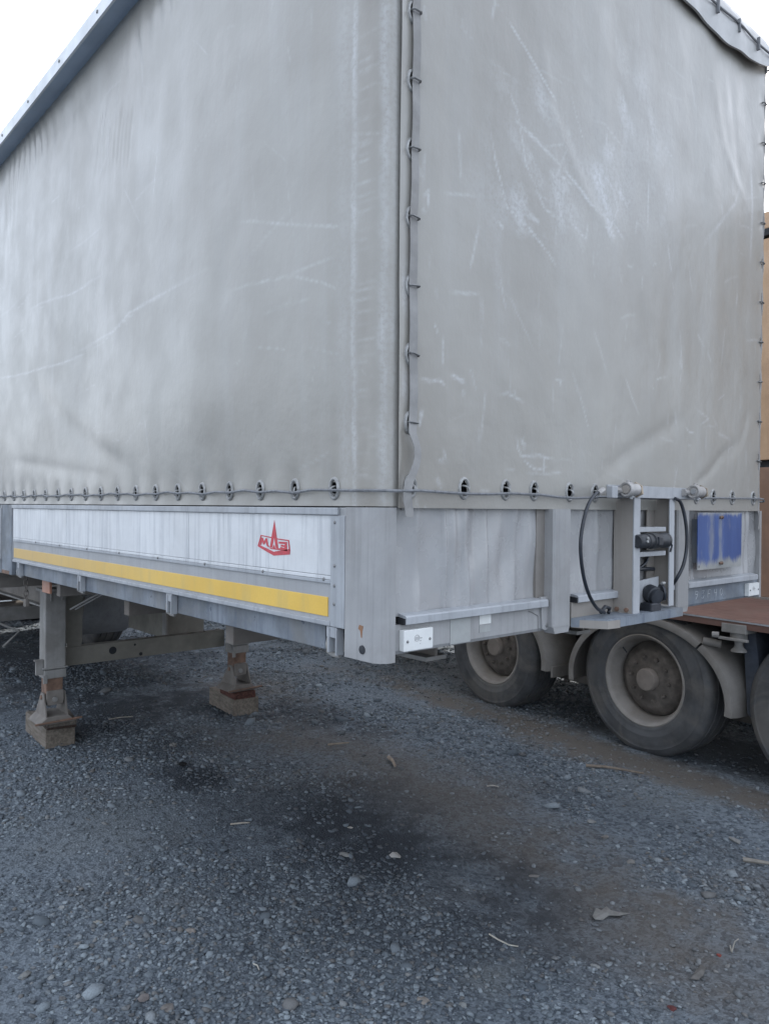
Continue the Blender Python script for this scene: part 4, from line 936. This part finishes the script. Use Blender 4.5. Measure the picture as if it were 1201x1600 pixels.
# --- wheel, shared by both trailers (outer face towards local -x)
m_tyre = weathered('dusty_tyre_rubber', c4(.058, .060, .064), .68, 0, .3, 5, grime=.75, grimecol=c4(.12, .112, .102), bump=.0012, bscale=40)
m_rim = weathered('dusty_rim', c4(.22, .205, .19), .6, 0, .15, 6, grime=.5, grimecol=c4(.17, .145, .12))
m_drum = weathered('greasy_drum', c4(.115, .10, .088), .75, 0, .35, 12, grime=.6, grimecol=c4(.07, .06, .052), bump=.002, bscale=25)
m_cap = weathered('hub_cap_dust', c4(.19, .165, .145), .75, 0, .15, 10)
def wheel(parent, loc, R0=.515, flip=False):
    wd = .385; s_ = -1 if flip else 1
    W_ = empty('wheel', loc); W_.parent = parent
    k = R0/.515
    prof = [(.034, .300), (.020, .312), (.012, .328), (.009, .334), (.010, .340), (.004, .352), (.001, .372), (-.001, .376), (.0, .380), (-.002, .41), (.002, .440), (.006, .456), (.004, .460), (.008, .466), (.018, .484), (.028, .496), (.046, .507), (.075, .511), (.078, .503), (.088, .503), (.091, .513), (.14, .515), (.143, .505), (.153, .505), (.156, .515), (.229, .515), (.232, .505), (.242, .505), (.245, .515), (.30, .513), (.303, .503), (.313, .503), (.316, .511), (.345, .505), (.368, .484), (.380, .44), (.385, .40), (.378, .33), (.35, .300)]
    B().lathe([(a*s_, b_*k) for a, b_ in prof], (0, 0, 0), 'x', 72).build('tyre', m_tyre, W_, sm=True)
    B().lathe([(a*s_, b_*k) for a, b_ in [(.019, .300), (.014, .308), (.018, .316), (.028, .316), (.034, .300), (.34, .300), (.34, .286), (.21, .262), (.16, .258), (.12, .262), (.09, .274), (.05, .282), (.03, .290)]], (0, 0, 0), 'x', 64, closed=True).build('rim', m_rim, W_, sm=True)
    dr = B().lathe([(a*s_, b_*k) for a, b_ in [(.20, .262), (.150, .250), (.120, .215), (.105, .200), (.100, .19), (.102, .12), (.09, .095), (.09, .0)]], (0, 0, 0), 'x', 48).build('hub_drum', m_drum, W_, sm=True)
    B().lathe([(a*s_, b_*k) for a, b_ in [(.10, .078), (.052, .078), (.040, .070), (.036, .045), (.035, .0)]], (0, 0, 0), 'x', 32).build('hub_cap', m_cap, W_, sm=True)
    nb_ = B().lathe([(.105*s_, .0), (.105*s_, .016), (.078*s_, .015), (.074*s_, .009), (.066*s_, .009), (.066*s_, 0)], (0, 0, 0), 'x', 6).build('wheel_nut', m_drum, W_)
    for q in range(10):
        a = q*math.pi/5; lc = (0, .150*k*math.cos(a), .150*k*math.sin(a))
        if q == 0: nb_.location = lc
        else: dup(nb_, W_, lc)
    vb = B().tube([(.06*s_, .23*k, .02), (.05*s_, .255*k, .03), (.045*s_, .27*k, .035)], .006, 6).build('valve_stem', m_dark, W_)
    return W_
W0 = wheel(TR, (.02, 8.7, .51))
for y_ in (10.0, 11.3): dup_tree(W0, TR, (.02, y_, .51))
for y_ in (8.2, 9.6, 11.0): dup_tree(W0, TR, (2.48, y_, .51), (0, 0, math.pi))
for y_ in (8.7, 10.0, 11.3): B().cyl((.30, y_, .51), (2.2, y_, .51), .07, 16).build('axle', m_dust, TR)

# ================================================================== FLATBED TRAILER BESIDE IT
TH = R(5.5)
NBE = empty('flatbed_trailer', (3.76, 1.15, 0), -TH)
tag(NBE, 'low flatbed trailer with dusty wheels, grey mudguards and red-brown deck, parked behind the curtain-sided trailer', 'flatbed trailer')
m_deck = weathered('red_brown_deck_paint', c4(.135, .075, .060), .65, 0, .12, 4, grime=.45, grimecol=c4(.15, .105, .085), rust=.1)
m_mud = weathered('dusty_grey_mudguard', c4(.20, .19, .178), .62, 0, .12, 6, grime=.5, grimecol=c4(.14, .125, .11))
m_flap = weathered('blue_black_flap', c4(.045, .055, .075), .7, 0, .25, 10, grime=.3, grimecol=c4(.09, .085, .08))
HUBS = (1.85, .225, -1.13)
for i, s_ in enumerate(HUBS):
    wloc = (0, s_, .526)
    if i == 0: WN = wheel(NBE, wloc, .562)
    else: dup_tree(WN, NBE, wloc, (R(40*i), 0, 0))
for s_ in HUBS:
    dup_tree(WN, NBE, (2.42, s_, .508), (0, 0, math.pi)); B().cyl((.3, s_, .508), (2.1, s_, .508), .075, 16).build('axle', m_dust, NBE)
def mudguard(s_, a0, a1, seam=None):
    """half-round guard; a in degrees from the -Y side over the top"""
    b = B(); rx, rz_ = .705, .545; zc_ = .475
    prof = [(-.022, -.055), (-.026, -.030), (-.020, -.006), (.03, .010), (.10, .018), (.16, .020), (.36, .020), (.40, .012), (.405, -.02), (.395, -.02), (.39, .004), (.16, .010), (.10, .008), (.03, .002), (-.012, -.012), (-.018, -.032), (-.016, -.055)]
    rows = []
    for a in np.linspace(a0, a1, 26):
        t_ = R(a); cs_, sn = math.cos(t_), math.sin(t_)
        rows.append([b.bm.verts.new((x_, s_-(rx+h_)*cs_, zc_+(rz_+h_)*sn)) for x_, h_ in prof])
    for p_, q_ in zip(rows, rows[1:]):
        for k in range(len(prof)): b.bm.faces.new((p_[k], p_[(k+1) % len(prof)], q_[(k+1) % len(prof)], q_[k]))
    b.bm.faces.new(rows[0]); b.bm.faces.new(rows[-1][::-1]); bmesh.ops.recalc_face_normals(b.bm, faces=b.bm.faces)
    return b.build('mudguard', m_mud, NBE, sm=True)
mudguard(.21, -7, 47); mudguard(.21, 48.5, 187); mudguard(1.85, -5, 185); mudguard(-1.17, -5, 85)
B().box(.02, .36, 1.115, 1.135, .375, .47, .004).build('mudguard_lip', m_mud, NBE)
B().prism([(-.50, .98), (-.58, .98), (-.63, .60), (-.625, .43), (-.60, .40), (-.575, .43), (-.56, .41), (-.53, .44)], .10, .46, 'x').build('mud_flap', m_flap, NBE)
# deck, a touch lower towards the near end
b = B().box(-.02, 2.55, -5.5, 12.0, -.02, .0).box(-.02, .0, -5.5, 12.0, -.055, -.0205)
dk = b.build('deck', m_deck, NBE); dk.location = (0, 0, 1.076); dk.rotation_euler = (R(.5), 0, 0)
B().box(-.024, -.0205, -5.5, 12.0, -.012, -.002).build('deck_edge', m_trim, dk)
B().box(.62, .70, -1.9, 2.7, .22, .9, .004).build('wheel_sun_block', m_dust, NBE); B().box(.60, .64, 3.2, 11.5, .35, 1.0, .004).build('rear_sun_block', m_dust, NBE)  # both panels added to stop sunlit ground showing under the deck
for X_ in (.55, 1.9): B().box(X_, X_+.14, -5.3, 11.9, -.36, -.021, .004).build('chassis_beam', m_dust, dk)
for s_ in np.arange(-4.8, 11.8, .8): B().box(.03, 2.5, s_, s_+.05, -.14, -.021).build('cross_member', m_dust, dk)
# jack-like lashing bollard under the deck edge
lk = B().lathe([(0, .055), (-.05, .055), (-.055, .030), (-.09, .026), (-.105, .034), (-.12, .050), (-.13, .052), (-.13, 0)], (.04, -.50, .985), 'z', 20).build('support_jack', m_leg, NBE, sm=True)
B().box(-.03, .11, -.585, -.415, .985, 1.045, .004).build('jack_bracket', m_leg, lk); B().box(-.045, -.015, -.60, -.40, .935, .952, .003).build('jack_clamp', m_leg, lk)
B().cyl((-.03, -.40, .96), (-.05, -.36, .96), .02, 10).build('jack_pin', m_leg, lk)
B().cyl((-.01, -.27, .90), (.06, -.36, .88), .028, 10).build('air_chamber', m_mud, NBE, sm=True)
dup_tree(lk, NBE, (0, -1.0, -.02))
# cargo
CG = empty('cargo_container', (0, 0, 0), -TH)
o_ = np.array([3.76, 1.15, 0]); Nx = np.array([math.cos(TH), -math.sin(TH), 0]); Ux = np.array([math.sin(TH), math.cos(TH), 0])
cg0 = o_+Nx*1.32; CG.location = (float(cg0[0]), float(cg0[1]), 1.062); 
tag(CG, 'tall tan container with a brown lower half standing on the red-brown deck', 'container')
m_tan = weathered('tan_paint', c4(.42, .285, .18), .6, 0, .12, 2.5, streak=.2, streakcol=c4(.26, .15, .08), grime=.25, grimecol=c4(.28, .17, .10), rust=.25)
m_brn = weathered('brown_lower_paint', c4(.205, .125, .085), .65, 0, .12, 3, streak=.3, streakcol=c4(.12, .08, .06), grime=.4, grimecol=c4(.15, .10, .08))
B().box(.0, 1.2, -2.6, 11.0, .03, 1.10, .004).build('lower_body', m_brn, CG)  # container length extended rearwards so its body blocks the sun
B().box(-.015, 1.2, -2.6, 11.0, 1.16, 2.98, .004).build('upper_body', m_tan, CG); B().box(.02, 1.18, -2.58, 10.98, 1.10, 1.16).build('seam_gap', m_dark, CG)
B().box(-.03, 1.22, -2.62, 11.02, 3.0, 3.06, .006).build('roof_rim', m_dark, CG); B().box(-.02, 1.21, -2.61, 11.01, 3.061, 3.20, .01).build('roof', m_tan, CG)
B().box(-.045, 1.22, -2.62, 11.02, .0, .03, .004).build('base_rail', m_dust, CG)
for s_ in np.arange(-2.3, 11, .9): B().box(-.028, -.0155, s_, s_+.06, 1.17, 2.97, .002).build('stiffener', m_tan, CG)

# ================================================================== TIMBER BLOCKS UNDER THE LEGS
m_wood = None
def wood(name, c0, c1, dark=0):
    n = N(name)
    g_ = n.noise(1, 5, .6, stretch=(60, 6, 60)); c = n.mix(n.ramp(g_, .35, .65), c0, c1)
    c = n.mix(n.ramp(n.noise(9, 5, .65), .5, .7, 0, .6), c, mul(c0, .55))
    c = n.mix(n.ramp(n.noise(5, 4, .6), .55, .7, 0, .5), c, c4(.14, .135, .13))
    n.bump(g_, .003, .7); n.bump(n.noise(40, 4, .6), .002)
    return n.done(c, .88, 0, .25)
m_w1 = wood('weathered_timber', c4(.12, .102, .083), c4(.185, .16, .135)); m_w2 = wood('oily_dark_board', c4(.035, .024, .020), c4(.075, .05, .038)); m_w3 = wood('grey_brown_board', c4(.09, .078, .068), c4(.15, .13, .11))
def block(name, x0, x1, y0, y1, z0, z1, rz, m, label, cat, group=None, wonk=.006):
    b = B().box(-(x1-x0)/2, (x1-x0)/2, -(y1-y0)/2, (y1-y0)/2, 0, z1-z0, .006)
    for v in b.bm.verts: v.co += Vector((rs.uniform(-1, 1), rs.uniform(-1, 1), rs.uniform(-.5, .5)))*wonk*.5
    o = b.build(name, m, None); o.location = ((x0+x1)/2, (y0+y1)/2, z0); o.rotation_euler = (0, 0, rz)
    return tag(o, label, cat, group)
block('timber_block', .425, .630, 4.20, 4.80, -.015, .150, R(-3), m_w1, 'pale timber block on the gravel under the near landing leg', 'wooden block')
block('dark_board', .435, .635, 4.14, 4.48, .151, .169, R(-10), m_w2, 'thin black-stained board on the pale block under the near landing leg', 'board')
block('packing_board', .43, .63, 4.13, 4.46, .170, .210, R(-10), m_w3, 'grey-brown board directly under the near leg foot', 'board')
block('timber_block', 1.93, 2.16, 4.06, 4.62, -.015, .150, R(-7), m_w1, 'long timber block on the gravel under the far landing leg', 'wooden block')
block('dark_board', 1.915, 2.11, 4.06, 4.36, .151, .209, R(-5), wood('red_brown_board', c4(.045, .022, .018), c4(.10, .045, .035)), 'dark red-brown board between the far leg foot and the long block', 'board')

# ================================================================== THINGS LYING ON THE YARD
def gp(px, py): q = on(px, py, 2, 0); return float(q[0]), float(q[1])
def stone(px, py, sx, sy, sz, col, label, cat='stone', group=None, rz=None, name='stone'):
    x_, y_ = gp(px, py); b = B(); r = bmesh.ops.create_icosphere(b.bm, subdivisions=2, radius=1)
    sd_ = rs.randrange(999)
    for v in b.bm.verts:
        p = v.co.copy(); k = 1+.95*float(vnoise(np.array([p.x*1.3+sd_]), np.array([p.y*1.3+p.z*2]), 300)[0])
        v.co = Vector((round(p.x*2.6)/2.6*.5+p.x*.5, round(p.y*2.6)/2.6*.5+p.y*.5, round(p.z*2.2)/2.2*.6+p.z*.4))*k
        v.co = Vector((v.co.x*sx*.85, v.co.y*sy*.85, v.co.z*sz*.85))
    o = b.build(name, weathered('stone_surface', mul(col, .72), .9, 0, .2, 25, bump=.001, bscale=150, spec=.25), None)
    o.location = (x_, y_, gz(x_, y_)+sz*.45); o.rotation_euler = (0, 0, rs.uniform(0, 6.2) if rz is None else rz)
    return tag(o, label, cat, group)
stone(270, 1168, .040, .034, .026, c4(.24, .235, .225), 'fist-sized pale stone beyond the black scrap, right of the near leg block')
stone(285, 1197, .035, .025, .018, c4(.018, .018, .02), 'black crumpled lump beside the fist-sized pale stone', 'lump', name='dark_lump')
stone(262, 1578, .030, .024, .012, c4(.20, .185, .175), 'flat pinkish grey stone at the bottom edge, largest of the near stones')
stone(223, 1562, .026, .022, .010, c4(.19, .17, .165), 'dull pink flat stone just behind the largest near stone')
stone(40, 1525, .030, .020, .010, c4(.20, .205, .20), 'pale oblong stone among the coarse gravel near the lower left corner')
stone(97, 1419, .016, .013, .008, c4(.30, .31, .31), 'small pale oval stone on fine grey gravel left of the dark patch')
stone(153, 1441, .026, .013, .006, c4(.24, .235, .215), 'long thin beige stone right of the small pale oval one')
stone(200, 1444, .014, .018, .009, c4(.26, .26, .255), 'squarish pale stone chip right of the long thin beige one')
stone(297, 1455, .026, .020, .007, c4(.26, .235, .215), 'flat triangular tan stone in the middle of the grey gravel')
stone(658, 1562, .022, .028, .010, c4(.25, .23, .21), 'tan wedge-shaped stone at the bottom middle of the yard')
stone(724, 1570, .020, .015, .008, c4(.22, .23, .23), 'small grey stone right of the tan wedge-shaped stone')
stone(360, 1034, .030, .022, .022, c4(.36, .35, .34), 'small white stone under the leg cross beam')
stone(541, 1335, .045, .022, .010, c4(.25, .25, .24), 'pale crumbly stone on the dark oily patch')
stone(925, 1283, .030, .022, .012, c4(.24, .24, .235), 'grey stone on the right side near the dirt strip')
stone(945, 1308, .026, .02, .01, c4(.21, .20, .19), 'brownish stone just in front of the grey one on the right')
stone(985, 1348, .035, .020, .008, c4(.22, .215, .205), 'flat brown grey stone on the smooth brown ground at right')
stone(1150, 1318, .045, .03, .014, c4(.24, .24, .235), 'angular grey stone close to the right picture edge')
stone(835, 1367, .035, .02, .007, c4(.24, .23, .22), 'thin flat buff stone on brown ground in front of the shelf')
stone(928, 1508, .024, .014, .006, c4(.25, .26, .26), 'thin slate-like stone in the fine gravel at lower right')
stone(1122, 1492, .012, .010, .006, c4(.22, .06, .05), 'small red chip lying in the gravel at lower right', 'chip', name='red_chip')
stone(1050, 1575, .020, .015, .006, c4(.13, .045, .045), 'dull dark red scrap at the bottom right', 'scrap', name='red_scrap')
stone(547, 1291, .022, .009, .006, c4(.42, .40, .36), 'pale splinter-like shard on the dark stain', 'shard', name='shard')
def stick(pxs_, r_, col, label, cat='stick', name='stick'):
    pts_ = []
    for i, (a, b_) in enumerate(pxs_):
        x_, y_ = gp(a, b_); pts_.append((x_, y_, gz(x_, y_)+r_+.006+.004*(i % 2)))
    o = B().tube([(p[0]-pts_[0][0], p[1]-pts_[0][1], p[2]-pts_[0][2]) for p in pts_], [r_*(1-.35*i/(len(pts_)-1)) for i in range(len(pts_))], 6).build(name, weathered('dry_wood', mul(col, .7), .85, 0, .2, 30), None, sm=True)
    o.location = pts_[0]
    return tag(o, label, cat)
stick([(915, 1199), (945, 1201), (975, 1204), (1005, 1211)], .011, c4(.22, .18, .145), 'brown wooden lath lying beside the flatbed wheel')
stick([(764, 1459), (778, 1469), (795, 1476), (809, 1480)], .0035, c4(.48, .46, .40), 'pale split twig on fine gravel, lower middle', 'twig', 'twig')
stick([(360, 1290), (378, 1289), (390, 1287)], .005, c4(.42, .38, .32), 'short straw-coloured stick on the dark stain', 'stick')
stick([(607, 1187), (613, 1193), (617, 1200)], .014, c4(.34, .27, .21), 'small light brown wood chunk on the brown dirt', 'wood chunk', 'wood_chunk')
stick([(512, 1166), (528, 1165), (545, 1163)], .008, c4(.28, .23, .18), 'thin brown splinter behind the wood chunk', 'splinter', 'splinter')
stick([(760, 1229), (770, 1229), (779, 1230)], .005, c4(.40, .37, .33), 'thin pale splinter on the open gravel in the middle', 'splinter', 'splinter')
stick([(170, 1128), (190, 1126), (208, 1124)], .006, c4(.36, .34, .30), 'pale straw beside the near leg block', 'straw', 'straw')
stick([(1140, 1480), (1142, 1492), (1147, 1474), (1153, 1471)], .003, c4(.36, .34, .30), 'curled pale root near the red chip', 'root', 'root')
stick([(396, 1508), (402, 1512), (405, 1518)], .003, c4(.50, .48, .42), 'tiny curled pale twig at the lower left middle', 'twig', 'twig')
stick([(1160, 1352), (1180, 1356), (1201, 1357)], .012, c4(.26, .24, .21), 'grey brown stick reaching out past the right edge', 'stick')
# torn leaf-like rag
def rag(px, py, outline, col, label, cat, name):
    x_, y_ = gp(px, py); b = B(); top = []; bot = []
    for (a, c_) in outline:
        q = gp(px+a, py+c_); h_ = rs.uniform(.004, .014); top.append(b.bm.verts.new((q[0]-x_, q[1]-y_, h_+.003))); bot.append(b.bm.verts.new((q[0]-x_, q[1]-y_, h_)))
    ct = b.bm.verts.new((0, 0, .018)); cb_ = b.bm.verts.new((0, 0, .015)); n_ = len(top)
    for i in range(n_):
        j = (i+1) % n_; b.bm.faces.new((top[i], top[j], ct)); b.bm.faces.new((bot[j], bot[i], cb_)); b.bm.faces.new((top[j], top[i], bot[i], bot[j]))
    bmesh.ops.recalc_face_normals(b.bm, faces=b.bm.faces)
    o = b.build(name, weathered(name+'_surface', col, .8, 0, .2, 30), None); o.location = (x_, y_, gz(x_, y_)+.002)
    return tag(o, label, cat)
rag(945, 1431, [(-20, 2), (-14, -8), (-6, -6), (2, -12), (8, -5), (18, -3), (38, 0), (20, 4), (6, 3), (-4, 8), (-16, 8)], c4(.17, .168, .16), 'torn flat grey rag with a thin tail on fine gravel at right', 'rag', 'rag')
rag(617, 1336, [(-9, 0), (-4, -3), (3, -4), (9, 1), (8, 4), (0, 4), (-6, 3)], c4(.32, .315, .30), 'small pale paper scrap on the dark oily patch', 'paper scrap', 'paper_scrap')
rag(1090, 1525, [(-12, 8), (-4, -6), (4, -14), (12, -8), (8, 2), (0, 8)], c4(.10, .095, .09), 'dark crumpled rag by the lower right corner', 'rag', 'rag')
